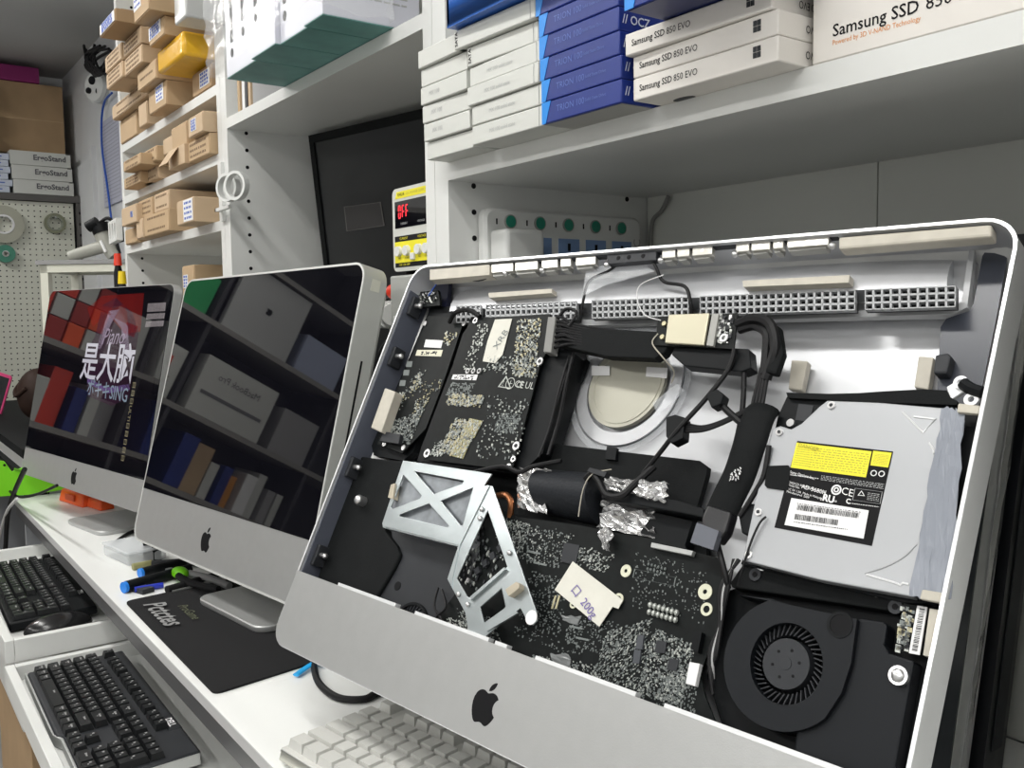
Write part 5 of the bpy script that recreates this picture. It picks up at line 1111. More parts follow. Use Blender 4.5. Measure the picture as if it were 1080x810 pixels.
wk = keyboard((k0.x - .014, k0.y + .002, Z(DT + .001)), yw, 'white desktop keyboard with clear case in front of the opened computer', WKEY, wcase, tilt=.02, kh=.009, case_h=.0165, u=.0202, mx=.004, my=.005)
# parcel of tools left of the mat
def stick(name, p, q, r0, r1, m, label, cat, cap=None, rz=None):
    a = onZ(*p, DT + (rz or r0)); c = onZ(*q, DT + (rz or r0)); a = up(a); c = up(c)
    b = MB(); b.cyl(a, c, r0, n=18, r2=r1); o = put(name, b, m, org=a); tag(o, label, cat)
    if cap:
        d = (a - c).normalized(); b = MB(); b.cyl(a + d * .005, a, r0 * .95, n=18); put('end_cap', rel(b, o), cap, o)
    return o
stick('screwdriver', (133, 619), (200, 600), .0095, .0085, BLACK, 'black handled screwdriver with bright blue end cap, nearest the desk edge', 'screwdriver', PBLUE)
stick('screwdriver', (150, 604), (215, 588), .0085, .008, BLACK, 'black handled screwdriver with blue tip lying behind the blue-capped one', 'screwdriver', PBLUE)
stick('screwdriver', (160, 596), (235, 590), .008, .007, CHAR, 'dark handled screwdriver farthest back in the pile of tools', 'screwdriver')
stick('pen', (176, 622), (232, 605), .006, .005, RUBBER, 'black pen-like tool with ring collar beside the green pliers', 'pen', None)
stick('pen', (142, 622), (172, 617), .0045, .0045, DBLUE, 'short cobalt blue pen lying under the screwdrivers', 'pen', rz=.005)
stick('tweezers', (182, 624), (232, 612), .0022, .0018, CHROME, 'thin silver tweezers beside the edge of the black mat', 'tweezers', rz=.004)
stick('marker', (140, 598), (160, 594), .006, .006, mat('olive_plastic', (.28, .27, .12), .5), 'short olive marker poking out by the clear box', 'marker')
c = up(onZ(194, 606, DT + .012))
t = thing('pliers', (c.x, c.y, Z(DT)), 'pliers with a lime green jaw sleeve among the tools', 'pliers'); t.rotation_euler = (0, 0, .25)
b = MB(); b.tube([(0, -.01, .012), (.05, -.016, .01), (.11, -.006, .009)], .006); link('handle', b.mesh('handle', RUBBER), t)
b = MB(); b.tube([(0, .01, .012), (.05, .018, .01), (.11, .014, .009)], .006); link('handle', b.mesh('handle', mat('grey_grip', (.22, .22, .22), .5)), t)
b = MB(); b.ball((-.012, 0, .013), .020, .012, .010); link('jaw_sleeve', b.mesh('jaw_sleeve', LGREEN), t)
b = MB(); b.taper(-.05, -.025, -.006, .006, .009, .015, .001); link('jaw', b.mesh('jaw', CHROME), t)
c = up(onZ(150, 622, DT + .003)); b = MB(); b.box(-.016, .018, -.010, .010, 0, .008); b.box(-.022, -.016, -.007, .007, .002, .006, CHROME); tag(link('usb_stick', b.mesh('usb_stick', CHAR), None, (c.x, c.y, Z(DT)), (0, 0, .3)), 'small dark memory stick at the mat corner under the screwdriver', 'memory stick')
# clear box and clip
t = onZ(131, 583, DT); c0 = onZ(104, 594, DT); c1 = onZ(112, 602, DT); 
g = onZ(128, 588, DT)
t = thing('plastic_box', (g.x + .01, g.y + .02, Z(DT)), 'frosted clear plastic box standing under the middle computer', 'box'); t.rotation_euler = (0, 0, .15)
b = MB(); b.box(-.055, .06, -.035, .035, 0, .020); link('tray_body', b.mesh('tray_body', FROST), t, bevel=.004)
b = MB(); b.box(-.057, .062, -.037, .037, .0205, .025); link('lid', b.mesh('lid', FROST), t, bevel=.002)
c = onZ(161, 590, DT); b = MB(); b.box(-.016, .016, -.008, .008, 0, .018); b.box(-.016, -.012, -.008, .008, .018, .034); b.box(.012, .016, -.008, .008, .018, .030); b.box(-.016, .016, -.008, .008, .030, .034)
tag(link('binder_clip', b.mesh('binder_clip', BLACK), None, (c.x, c.y, Z(DT)), (0, 0, .3)), 'black square clip standing behind the clear plastic box', 'clip')
b = MB(); b.tube([up(onZ(117, 575, DT + .004)), up(onZ(128, 567, DT + .004)), up(onZ(142, 560, DT + .004)), up(onZ(170, 556, DT + .004))], lambda t: .002 + .003 * t); tag(put('black_strap', b, CABLE, org=up(onZ(128, 567, DT)), ), 'black cable tapering out from behind the middle computer foot', 'cable')
# blue strap and black loop by the opened computer
b = MB(); b.tube([up(onZ(312, 712, DT + .004)), up(onZ(330, 700, DT + .006)), up(onZ(352, 692, DT + .012))], .0045, flat=.002, up=(0, 0, 1)); tag(put('cyan_strap', b, CYAN, org=up(onZ(312, 712, DT))), 'bright blue plastic strap poking out from under the opened computer', 'strap')
b = MB(); b.tube([up(onZ(*q, DT + .0045)) for q in ((330, 694), (334, 716), (346, 730), (362, 737), (385, 737), (398, 731), (420, 728))], .0042); tag(put('thick_cable', b, CABLE, org=up(onZ(346, 730, DT))), 'thick black cord looping out from under the opened computer', 'cable')
b = MB(); b.tube([up(onZ(*q, DT + .003)) for q in ((348, 700), (362, 709), (378, 718), (392, 722))], lambda t: .004 - .003 * t, flat=.0015, up=(0, 0, 1)); tag(put('cable_tip', b, BLACK, org=up(onZ(362, 709, DT))), 'flat black ribbon lying inside the loop of black cord', 'cable')
# orange device and green holder at the desk's far end
c = onZ(74, 532, DT)
t = thing('orange_case', (c.x, c.y + .03, Z(DT)), 'orange plastic case lying under the farthest computer', 'case'); t.rotation_euler = (0, 0, .2)
b = MB(); b.taper(-.075, .06, -.03, .03, 0, .030, .006, ORNG); b.taper(.055, .13, -.018, .018, 0, .022, .004); link('case_body', b.mesh('case_body', ORNG), t, bevel=.004)
b = MB(); b.box(-.03, .02, -.031, -.0295, .010, .024); link('label_recess', b.mesh('label_recess', mat('dark_orange', (.60, .06, .01), .5)), t)
# ------------------------------------------------------------------ pull-out trays with keyboards under the desk
TRAYB = -.602
def tray(x0, x1, y0, y1, zt, zf, label):
    t = thing('keyboard_tray', ((x0 + x1) / 2, (y0 + y1) / 2, Z(zf - .012)), label, 'keyboard tray')
    b = MB(); b.box(x0 + .0005, x1 - .0005, y0 + .0005, y1, Z(zf - .012), Z(zf)); kid('tray_floor', rel(b, t), LAM, t)
    b = MB(); b.box(x0, x1, y0, y0 + .014, Z(zf - .012), Z(zt)); kid('front_panel', rel(b, t), LAM, t, bevel=.001)
    for a in (x0, x1 - .014):
        b = MB(); b.box(a, a + .014, y0 + .0145, y1, Z(zf - .012), Z(zt)); kid('side_panel', rel(b, t), LAM, t, bevel=.001)
    b = MB(); b.box(x0 + .0145, x1 - .0145, y1 - .014, y1, Z(zf), Z(zt)); kid('rear_panel', rel(b, t), LAM, t)
    return t
tray(-2.36, -1.668, .180, .62, -.522, -.548, 'far white keyboard tray pulled out below the desk')
tray(-1.650, -.96, .176, .62, -.556, -.580, 'near white keyboard tray pulled out below the desk')
def dell_case(t, W_, D_):
    b = MB(); b.prism([(0, -.004, .002), (W_ * .62, -.004, .002), (W_ * .64, .004, .002), (W_ + .004, .004, .002), (W_ + .004, D_ + .005, .002), (0, D_ + .005, .002)], (0, 0, .016)); link('case', b.mesh('case', CHAR), t, bevel=.003)
    b = MB(); b.box(-.004, W_ * .60, -.0075, -.0045, .001, .016); b.prism([(W_ * .60, -.0075, .001), (W_ * .645, .0, .001), (W_ + .007, .0, .001), (W_ + .007, .0035, .001), (W_ * .643, .0035, .001), (W_ * .60, -.0045, .001)], (0, 0, .015)); b.box(W_ + .0045, W_ + .0075, .0, D_ + .003, .001, .016); link('silver_edge', b.mesh('silver_edge', mat('silver_edge', (.5, .51, .5), .35, metal=.4)), t, bevel=.001)
    text('DELL', .013, PAPER, t, (W_ * .76, D_ - .005, .0183), (1, 0, 0), (0, 1, 0), 'maker_lettering', bold=.03, align='CENTER')
    b = MB(); b.box(W_ * .7, W_ * .82, D_ - .014, D_ + .004, .0178, .0182); link('logo_panel', b.mesh('logo_panel', mat('dark_gloss', (.03, .032, .036), .25)), t)
q = onZ(40, 722, -.572)
LEG = mat('key_print', (.30, .30, .30), .6)
def dell_case_b(t, W_, D_):
    b = MB(); b.box(0, W_ + .004, -.004, D_ + .005, .002, .018); link('case', b.mesh('case', BLACK), t, bevel=.003)
    text('DELL', .013, PAPER, t, (W_ * .76, D_ - .005, .0183), (1, 0, 0), (0, 1, 0), 'maker_lettering', bold=.03, align='CENTER')
kb = keyboard((-1.612, .208, Z(-.579)), -.015, 'black office keyboard with silver edge in the near tray', KEYB, dell_case, legend=LEG, case_h=.0185, kh=.0085, tilt=.03, u=.0189, mx=.005, my=.004)
ka = keyboard((-2.235, .215, Z(-.547)), -.02, 'black office keyboard in the far tray beside the mouse', KEYB, dell_case_b, legend=LEG, case_h=.0185, kh=.0085, tilt=.03, u=.0189, mx=.005, my=.004)
# mouse
t = thing('mouse', (-1.738, .272, Z(-.5475)), 'black computer mouse at the right end of the far keyboard', 'mouse'); t.rotation_euler = (0, 0, math.radians(5))
b = MB(); b.ball((0, 0, .012), .030, .056, .024, n=28, k=14); 
for v in b.v:
    if v.z < .002: v.z = .0
o = link('mouse_shell', b.mesh('mouse_shell', mat('glossy_black', (.012, .012, .013), .22)), t)
b = MB(); b.ball((0, .022, .027), .004, .011, .006, n=12, k=8); link('scroll_wheel', b.mesh('scroll_wheel', RUBBER), t)
b = MB(); b.tube([(0, .05, .006), (-.005, .12, .003), (-.08, .18, .003), (-.18, .22, .003)], .002); link('cord', b.mesh('cord', CABLE), t)
# cable coils behind the keyboards
random.seed(2)
for nm, x0, x1, lab_ in (('coiled_cable', -1.50, -1.05, 'tangled black cable coil behind the near keyboard'), ('coiled_cable', -2.2, -1.75, 'tangled black cable coil behind the far keyboard')):
    pts = []; zf = -.575 if x1 > -1.2 else -.543
    for k in range(26): u = k / 25; pts.append((x0 + (x1 - x0) * u + .05 * math.sin(k * 1.9), .445 + .045 * math.cos(k * 1.9) + random.uniform(-.01, .01), Z(zf + .012 + .014 * random.random())))
    b = MB(); b.tube(pts, .0035); tag(put(nm, b, CABLE, org=((x0 + x1) / 2, .45, Z(zf))), lab_, 'cable')
# plugs left of far keyboard
for i, (px, py) in enumerate(((14, 578), (42, 577))):
    c = up(onY(px, py, .44)); b = MB(); b.box(-.035, .03, -.02, .02, 0, .035); b.cyl((.03, 0, .02), (.06, 0, .015), .01, n=12)
    tag(link('power_adapter', b.mesh('power_adapter', BLACK), None, (c.x, .44, Z(-.5475)), (0, 0, .4 + i), bevel=.004), ('black power adapter leftmost behind the far keyboard', 'black power adapter right beside another behind the far keyboard')[i], 'adapter')
# cabinet and carton under the trays
t = thing('drawer_cabinet', (-2.30, .24, Z(-.74)), 'white drawer front below the far keyboard tray', 'drawer')
b = MB(); b.box(-.14, .38, .0, .30, 0, .12); link('drawer_body', b.mesh('drawer_body', LAM), t, bevel=.002)
b = MB(); b.box(-.14, .38, -.0015, -.0005, .095, .118); link('handle_groove', b.mesh('handle_groove', EDGE), t)
t.location = (-2.34, .235, Z(-.80))
b = MB(); b.box(-.25, .25, 0, .38, 0, .34); o = link('cardboard_box', b.mesh('cardboard_box', CARD3), None, (-2.24, .25, 0), bevel=.002); tag(o, 'big brown cardboard box on the floor under the trays', 'box')
b = MB(); b.box(-.25, .25, .01, .37, .3402, .342); link('top_flap', b.mesh('top_flap', CARD3), o)
b = MB(); b.box(-.45, .45, 0, .5, 0, .16); o = link('plastic_crate', b.mesh('plastic_crate', BLACKM), None, (-1.45, .22, 0)); tag(o, 'low black crate on the floor under the near tray', 'crate'); b = MB(); b.box(-.46, .46, -.01, .51, .1605, .18); link('rim', b.mesh('rim', CHAR), o)
b = MB(); b.tube([(-1.95, .20, .02), (-1.93, .17, .20), (-2.0, .16, .30), (-2.1, .17, .345)], .005); tag(put('floor_cable', b, CABLE, org=(-1.95, .18, .01)), 'black cable hanging down beside the brown cardboard box', 'cable')

# ------------------------------------------------------------------ left end of the room
b = MB(); BX0, BX1 = -4.2, -2.56
bt = thing('side_bench', (-3.4, .62, 0), 'dark shelved side bench left of the white desk', 'bench')
def bx(name, x0, x1, y0, y1, z0, z1, m): b = MB(); b.box(x0, x1, y0, y1, Z(z0), Z(z1)); return kid(name, rel(b, bt), m, bt)
bx('bench_top', BX0, BX1, .34, .93, -.345, -.322, BLACKM); bx('bench_panel', BX0, BX1, .36, .93, -.395, -.346, LAM); bx('bench_shelf', BX0, BX1, .345, .93, -.425, -.396, BLACKM)
bx('bench_side', BX1 - .03, BX1 - .001, .40, .93, -1.185, -.426, mat('grey_panel', (.30, .31, .33), .5)); bx('bench_side', BX0, BX0 + .03, .40, .93, -1.185, -.426, mat('grey_panel', (.30, .31, .33), .5))
# pegboard rack on the left wall
X4 = -4.8
pb = thing('pegboard_rack', (X4, .55, 0), 'grey steel rack with cream perforated pegboard at the far wall', 'pegboard')
def px_(name, x0, x1, y0, y1, z0, z1, m): b = MB(); b.box(x0, x1, y0, y1, Z(z0), Z(z1)); return kid(name, rel(b, pb), m, pb)
brd_ = px_('pegboard', X4, X4 + .008, .02, .905, -.62, .553, PEG)
b = MB(); d_ = .0254
for i in range(int(.87 / d_)):
    for j in range(int(1.15 / d_)):
        y = .89 - i * d_; z = .535 - j * d_
        if y > .40 and z > -.45: b.quadmesh([(X4 + .0085, y + .0035 * math.cos(k * 1.047), Z(z + .0035 * math.sin(k * 1.047))) for k in range(6)], [tuple(range(6))])
put('peg_holes', rel(b, pb), INK, brd_).location = (0, 0, 0)
px_('post', X4 - .01, X4 + .02, .915, .948, -1.185, .59, GREYF); px_('gap_strip', X4 - .01, X4 + .004, .905, .915, -.62, .59, INK); px_('top_rail', X4 - .33, X4 + .025, .02, .948, .556, .585, GREYF)
b = MB()
for k in range(30): z = .56 - k * .052; b.box(X4 + .0201, X4 + .0206, .927, .937, Z(z - .006), Z(z + .006))
put('post_slots', rel(b, pb), INK, pb)
def reel(y, z, ro, ri, h, m, label, core=None):
    o = put('tape_reel', (lambda b: (b.ring((X4 + .010, y, Z(z)), (1, 0, 0), ro, ri, h, n=40), b)[1])(MB()), m, org=(X4 + .010, y, Z(z))); tag(o, label, 'tape')
    b = MB(); b.ring((X4 + .009, y, Z(z)), (1, 0, 0), ri * .98, ri * .8, h + .003, n=32); put('reel_core', rel(b, o), core or PAPER, o)
    b = MB(); b.cyl((X4 + .0086, y, Z(z + ri * .7)), (X4 + .05, y, Z(z + ri * .7)), .003, n=10); put('peg_hook', rel(b, o), CHROME, o)
p = onX(57, 236, X4); reel(p.y, p.z, .047, .036, .022, mat('olive_tape', (.22, .23, .15), .3), 'olive tape ring hanging right on the pegboard', mat('dull_green_core', (.26, .28, .22), .5))
p = onX(3, 237, X4); reel(p.y, p.z, .085, .045, .022, mat('pale_tape', (.42, .42, .34), .4), 'large pale tape reel cut off by the left photo edge')
p = onX(5, 268, X4); reel(p.y, p.z, .040, .014, .025, TGREEN, 'small green tape reel below the large pale reel')
random.seed(4)
for i in range(3):
    z0 = .5865 + i * .0655
    b = MB(); b.box(-.30, 0, 0, .255, 0, .064); o = link('stand_box', b.mesh('stand_box', WBOX), None, (X4 + .02, .655 - .004 * i, Z(z0)), bevel=.0015); tag(o, '%s white box lettered ErgoStand on the pegboard rack' % ('lowest', 'middle', 'highest')[i], 'box', 'white boxes lettered ErgoStand')
    text('ErgoStand', .034, mat('dark_grey_ink', (.10, .10, .11), .6), o, (.0005, .165, .036), (0, 1, 0), (0, 0, 1), 'printed_title', bold=.03, align='CENTER')
    b = MB(); b.box(.0002, .0008, .235, .253, .060, .0632); link('tape_tab', b.mesh('tape_tab', INK), o)
for i in range(6):
    z0 = .5865 + i * .0295
    b = MB(); b.box(-.2, 0, 0, .20, 0, .028); o = link('small_box', b.mesh('small_box', mat('pale_blue_card', (.55, .60, .70), .5)), None, (X4 + .02, .44 + (.0, .012, -.004, .006, .0, .004)[i], Z(z0)), bevel=.001); tag(o, 'pale blue flat box, number %s up in the stack at the left edge' % ('one', 'two', 'three', 'four', 'five', 'six')[i], 'box', 'pale blue flat boxes at the left edge')
    b = MB(); b.box(.0002, .0006, .02, .17, .012, .017); link('print_line', b.mesh('print_line', INKBL), o)
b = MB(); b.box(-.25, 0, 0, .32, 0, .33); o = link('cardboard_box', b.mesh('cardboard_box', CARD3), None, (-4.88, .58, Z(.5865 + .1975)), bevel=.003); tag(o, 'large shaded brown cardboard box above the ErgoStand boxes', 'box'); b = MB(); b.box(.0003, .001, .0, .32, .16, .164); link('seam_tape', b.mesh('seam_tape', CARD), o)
b = MB(); b.box(-.2, .0, 0, .24, 0, .07); o = link('magenta_box', b.mesh('magenta_box', MAG), None, (-4.87, .56, Z(1.1155)), bevel=.001); tag(o, 'dark magenta box on top of the shaded brown box', 'box')
for i, zz_ in enumerate((.765, .87, .99)):
    b = MB(); b.box(-.2, 0, 0, .2, 0, .09); tag(link('white_carton', b.mesh('white_carton', WBOX), None, (X4 + .02, .375, Z(zz_)), bevel=.002), ('white carton lowest of three at the upper left edge', 'white carton midway up at the upper left edge', 'pinkish white carton highest at the upper left edge')[i], 'box', 'white cartons at the upper left edge')
# round wall socket spool and cable bundle
p = up(onY(106, 93, .93)); 
t = thing('security_camera', p, 'white round wall camera with three dark lenses near the boxes', 'camera')
b = MB(); b.cyl((.0, .018, 0), (-.004, -.02, -.0), .062, n=40, r2=.066); b.cyl((-.004, -.02, -.0), (-.006, -.032, -.0), .066, n=40, r2=.058); link('camera_body', b.mesh('camera_body', WPL), t)
f = Vector((-.006, -.033, 0)); nn = Vector((-.25, -.95, -.17)).normalized(); 
vdir = (Vector((0, 0, HZ)) - p).normalized()
t.rotation_euler = (0, 0, math.radians(35))
for dx, dz, r in ((-.006, .026, .018), (-.028, -.014, .013), (.022, -.020, .012)):
    c_ = f + Vector((dx, 0, dz)); b = MB(); b.cyl(c_ + Vector((0, .004, 0)), c_ - Vector((0, .002, 0)), r, n=20); link('lens', b.mesh('lens', GLASS), t)
random.seed(8)
b = MB()
for k in range(16):
    pts = [up(onY(88 + random.uniform(0, 30), 48 + random.uniform(-3, 8), .90)), up(onY(92 + random.uniform(-3, 8), 62 + random.uniform(-5, 8), .88)), up(onY(103 + random.uniform(-4, 5), 76 + random.uniform(-3, 5), .88)), up(onY(115 + random.uniform(0, 3), 66 + random.uniform(-8, 8), .90))]
    b.tube(pts, .0055)
tag(put('cable_bundle', b, CABLE, org=up(onY(100, 60, .9))), 'tangled bundle of black cables under the ceiling above the round camera', 'cable')
b = MB(); b.tube([up(onY(*q, .93)) for q in ((118, 98), (110, 108), (107, 130), (108, 160), (113, 195), (117, 228), (121, 260), (124, 300))], .0045); tag(put('blue_cable', b, BCABLE, org=up(onY(108, 160, .93))), 'blue network cable hanging down the white wall', 'cable')
b = MB()
for k in range(7):
    pass
b.box(-.16, .16, 0, .008, 0, .36); p = up(onY(119, 215, .94)); t = link('paper_notice', b.mesh('paper_notice', mat('pale_lilac_paper', (.55, .56, .66), .6)), None, (p.x, .941, p.z)); tag(t, 'pale lilac notice sheet on the wall behind the blue cable', 'notice')
b = MB()
for r in range(22): b.box(-.14, .14, -.0006, 0, .02 + r * .015, .024 + r * .015)
link('print_lines', b.mesh('print_lines', mat('lilac_grey', (.40, .41, .50), .6)), t)
# white outlet strip on the side of the box shelf
c = up(onY(124, 244, .60)); t = thing('outlet_bar', (-2.555, .60, c.z - .08), 'white outlet bar with oval openings on the side of the box shelf', 'power strip'); t.scale = (.6, .8, .55); t.location.z = c.z - .055
b = MB(); ov = [[(0 + .017 * math.cos(a * .5236) + x, -.02, .10 + .040 * math.sin(a * .5236)) for a in range(12)] for x in (-.075, -.030, .015)]
b.prism([(-.105, -.02, .04), (.005 + .035, -.02, .05), (.005 + .035, -.02, .155), (-.105, -.02, .145)], (0, .02, 0), holes=ov)
for v in b.v: v.x -= .045
link('bar_body', b.mesh('bar_body', WPL), t)
b = MB(); b.box(-.145, -.006, .001, .006, .045, .145); link('bar_back', b.mesh('bar_back', BLACK), t)
# rack with heat gun, bottles
RXX, RYY, RZZ = -2.86, .50, .150
t = thing('wire_rack', (RXX, .60, Z(-.3215)), 'cream square-legged rack carrying the heat gun on the side bench', 'rack')
ax = Vector((.62, .785, 0)); ay = Vector((-.785, .62, 0))
g0 = Vector((-2.90, .50, 0)); xf = Matrix((ax, ay, Vector((0, 0, 1)))).transposed().to_4x4()
t.rotation_euler = (0, 0, 0); H0 = .150 + .3215
def rb(b, *a, m=None): b.box(*a, m, xf)
b = MB(); rb(b, -.13, .17, -.10, .10, H0 + .006, H0 + .018); link('rack_top', b.mesh('rack_top', mat('grey_board', (.28, .28, .28), .5)), t)
b = MB(); rb(b, -.12, .16, -.095, -.075, H0 - .016, H0 + .0055); rb(b, -.12, .16, .075, .095, H0 - .016, H0 + .0055); rb(b, -.12, -.10, -.095, .095, H0 - .016, H0 + .0055); rb(b, .14, .16, -.095, .095, H0 - .016, H0 + .0055); link('rack_frame', b.mesh('rack_frame', CREAM), t)
for x in (-.12, .135):
    for y in (-.095, .07): b = MB(); rb(b, x, x + .022, y, y + .022, 0, H0 - .0165); link('leg', b.mesh('leg', CREAM), t)
hg = thing('heat_gun', t.location + Vector((0, 0, H0 + .0185)), 'grey heat gun resting on the cream rack', 'heat gun'); hg.rotation_euler = (0, 0, math.radians(50)); hg.scale = (.72, .72, .72)
HG = mat('warm_grey_plastic', (.34, .34, .30), .5)
b = MB(); b.tube([(-.115, 0, .022), (-.05, 0, .040), (.03, 0, .060)], lambda t: .022 + .004 * t, n=14); link('handle', b.mesh('handle', HG), hg)
b = MB(); b.tube([(.070, 0, .018), (.045, 0, .055), (.028, 0, .092), (.018, 0, .115)], lambda t: .027 + .005 * t, n=16); link('barrel', b.mesh('barrel', HG), hg)
b = MB(); b.tube([(.025, 0, .112), (.012, 0, .145)], .036, n=16); b.cyl((-.025, -.02, .135), (.015, -.02, .155), .022, n=14); link('motor_cap', b.mesh('motor_cap', BLACK), hg)
b = MB(); b.tube([(.030, -.030, .08), (.05, -.032, .035)], .006); link('light_stripe', b.mesh('light_stripe', PAPER), hg)
b = MB(); b.tube([(.01, 0, .15), (.055, -.01, .17), (.085, 0, .13), (.08, 0, .08), (.09, 0, .03)], .007); link('cord', b.mesh('cord', CABLE), hg)
o_ = t.location
for nm, (dx, dy), m_, mc, lab_, hh in (('glue_bottle', (.17, .155), BLACK, RED, 'small black bottle with red cap beside the box shelf', .36), ('glue_bottle', (.21, .13), CHAR, YPL, 'small dark bottle with yellow cap beside the box shelf', .30)):
    r_ = .011; zt = {RED: .165, YPL: .115}[mc]
    b = MB(); b.cyl((0, 0, 0), (0, 0, zt + .3215 - .05), r_, n=20); b.cyl((0, 0, zt + .3215 - .05), (0, 0, zt + .3215 - .03), r_, n=20, r2=.007); x_, y_ = {RED: onY(125, 282, .56), YPL: onY(129.5, 296, .54)}[mc].xy
    o = link(nm, b.mesh(nm, m_), None, (x_ - .005, y_, Z(-.3215))); tag(o, lab_, 'bottle'); b = MB(); b.cyl((0, 0, zt + .2915), (0, 0, zt + .3215), .010, n=20, r2=.008); link('cap', b.mesh('cap', mc), o)
# phone and dark round bag on the bench, green holder at the desk corner
g = up(onY(10, 445, .40)); P0 = onY(0, 437, .42)
t = thing('phone', (P0.x + .02, .42, Z(-.3215)), 'pink smartphone standing tilted at the left edge', 'phone')
d_ = (Vector((0, 0, -1)) - RX * .34).normalized(); gb = onZ(1, 437, -.3205); t.location = up(gb); a = -d_ * .138; s_ = Vector((-.585, -.807, 0)); s_ = (s_ - d_ * s_.dot(d_)).normalized(); nn = s_.cross(d_).normalized()
if nn.y > 0: nn = -nn
def ph(u, v, n_): return a + s_ * u + d_ * v + nn * n_
b = MB(); b.prism([ph(0, .006, 0), ph(.006, 0, 0), ph(.062, 0, 0), ph(.067, .006, 0), ph(.067, .138, 0), ph(.0, .138, 0)], -nn * .008); link('phone_body', b.mesh('phone_body', PINK), t, bevel=.001)
b = MB(); b.prism([ph(.006, .010, .0006), ph(.061, .010, .0006), ph(.061, .128, .0006), ph(.006, .128, .0006)], -nn * .0005); link('phone_screen', b.mesh('phone_screen', GLASS), t)
c = onY(30, 405, .46)
t = thing('shoulder_bag', (c.x, .49, Z(-.3215)), 'round dark brown bag behind the pink phone', 'bag')
b = MB(); b.ball((0, 0, .085), .062, .066, .085, n=28, k=16); link('bag_body', b.mesh('bag_body', BROWN), t)
b = MB(); b.tube([(-.045, -.04, .13), (-.02, -.066, .10), (.015, -.067, .085), (.05, -.045, .11)], .006); link('strap', b.mesh('strap', BROWN), t)
c = onY(48, 432, .45); b = MB(); b.box(-.035, .035, -.03, .03, 0, .035); b.box(-.03, .0, -.028, .0, .035, .052); o = link('plastic_pack', b.mesh('plastic_pack', mat('glossy_beige_pack', (.55, .50, .42), .12, bump=.8, bscale=60)), None, (-2.66, .50, Z(-.3215)), (0, 0, .5), bevel=.004); tag(o, 'small shiny beige pack on the bench by the farthest computer', 'pack')
t = thing('tape_dispenser', up(onY(20, 522, .318)), 'lime green plastic sheet holder at the far end of the desk', 'holder')
t.location = (-2.51, .37, Z(-.435))
def gx(q, o=0.): p = onX(*q, -2.512); return Vector((-2.512 + o, p.y, Z(max(p.z, -.4345)))) - Vector(t.location)
gl = [gx(q) for q in ((-14, 484), (4, 486), (12, 497), (26, 492), (40, 484), (52, 497), (72, 515), (34, 521), (-14, 524))]
b = MB(); b.prism(gl, (.010, 0, 0)); link('holder_body', b.mesh('holder_body', LGREEN), t, bevel=.001)
b = MB(); b.tube([gx((14, 494), .013), gx((26, 497), .013)], .003); c_ = gx((4, 490), .010); b.cyl(c_, c_ + Vector((.003, 0, 0)), .003, INK, n=12); link('hinge_pin', b.mesh('hinge_pin', mat('dark_lime', (.10, .35, .01), .5)), t)
b = MB(); b.tube([up(onY(*q, .300)) for q in ((-6, 502), (8, 516), (20, 524), (40, 521), (60, 512))], .003); tag(put('thin_black_cable', b, CABLE, org=up(onY(20, 524, .30))), 'thin black cable crossing in front of the green holder', 'cable')
b = MB(); b.tube([up(onY(*q, .295)) for q in ((26, 495), (14, 522), (8, 545), (6, 575), (4, 590))], .0055); tag(put('hanging_black_cable', b, CABLE, org=up(onY(8, 545, .295))), 'thick black cable hanging down at the far desk corner', 'cable')
b = MB(); b.tube([up(onY(*q, .29)) for q in ((18, 526), (8, 538), (2, 555), (-4, 580))], .0035); tag(put('hanging_white_cable', b, WCABLE, org=up(onY(8, 540, .29))), 'white cable hanging beside the thick black one at the desk corner', 'cable')

# ------------------------------------------------------------------ display parts leaning behind the opened computer, right
def slab(name, pxs, Y, dy, m): pass
t = thing('lcd_panel', (-.62, .80, Z(DT)), 'silver edged display panel standing behind the opened computer', 'display panel')
def lean(name, x1, y, th, x0, m, z0=0, z1=.50, lx=.0, ly=.045, par=None):
    b = MB(); o = Vector(t.location)
    vs = [Vector((x, yy + ly * (z / .5), Z(DT + z) )) + Vector((lx * z / .5, 0, 0)) - o for x in (x0, x1) for yy in (y, y + th) for z in (z0, z1)]
    b.quadmesh(vs, [(0, 1, 3, 2), (4, 6, 7, 5), (0, 4, 5, 1), (2, 3, 7, 6), (0, 2, 6, 4), (1, 5, 7, 3)]); return link(name, b.mesh(name, m), par or t)
lean('backlight_box', -.412, .775, .032, -.94, mat('zinc_edge', (.62, .63, .62), .4, metal=.1, noise=.15, nscale=20), .0005, .46, lx=.037, ly=.03)
o = lean('glass_face', -.4125, .772, .0025, -.94, mat('dark_grey_glass', (.04, .045, .05), .2), .001, .455, lx=.037, ly=.03)
b = MB(); q0 = Vector((-.4105, .797, Z(DT + .02))) - Vector(t.location); q1 = Vector((-.4105 + .0335, .797 + .027, Z(DT + .45))) - Vector(t.location)
random.seed(12); L_ = []
for k in range(26):
    u = k / 25; p = q0.lerp(q1, u); w_ = .004 + .006 * u + random.uniform(-.0015, .0015); L_.append([p + Vector((.0008 + random.uniform(0, .001), -w_, 0)), p + Vector((.0014 + random.uniform(0, .002), 0, 0)), p + Vector((.0008, w_, 0)), p + Vector((.0, w_, 0)), p + Vector((.0, -w_, 0))])
b.loft(L_, FOIL); link('foil_tape', b.mesh('foil_tape', FOIL, smooth=False), t)
t2 = thing('glass_cover', (-.62, .84, Z(DT)), 'black glass cover leaning against the shelf back at right', 'glass panel'); t = t2
lean('cover_glass', -.402, .814, .038, -.94, mat('black_frame', (.010, .011, .014), .35), .0005, .50, lx=.03, ly=.03)
lean('cover_side', -.4005, .824, .018, -.4015, CHAR, .03, .48, lx=.03, ly=.03)
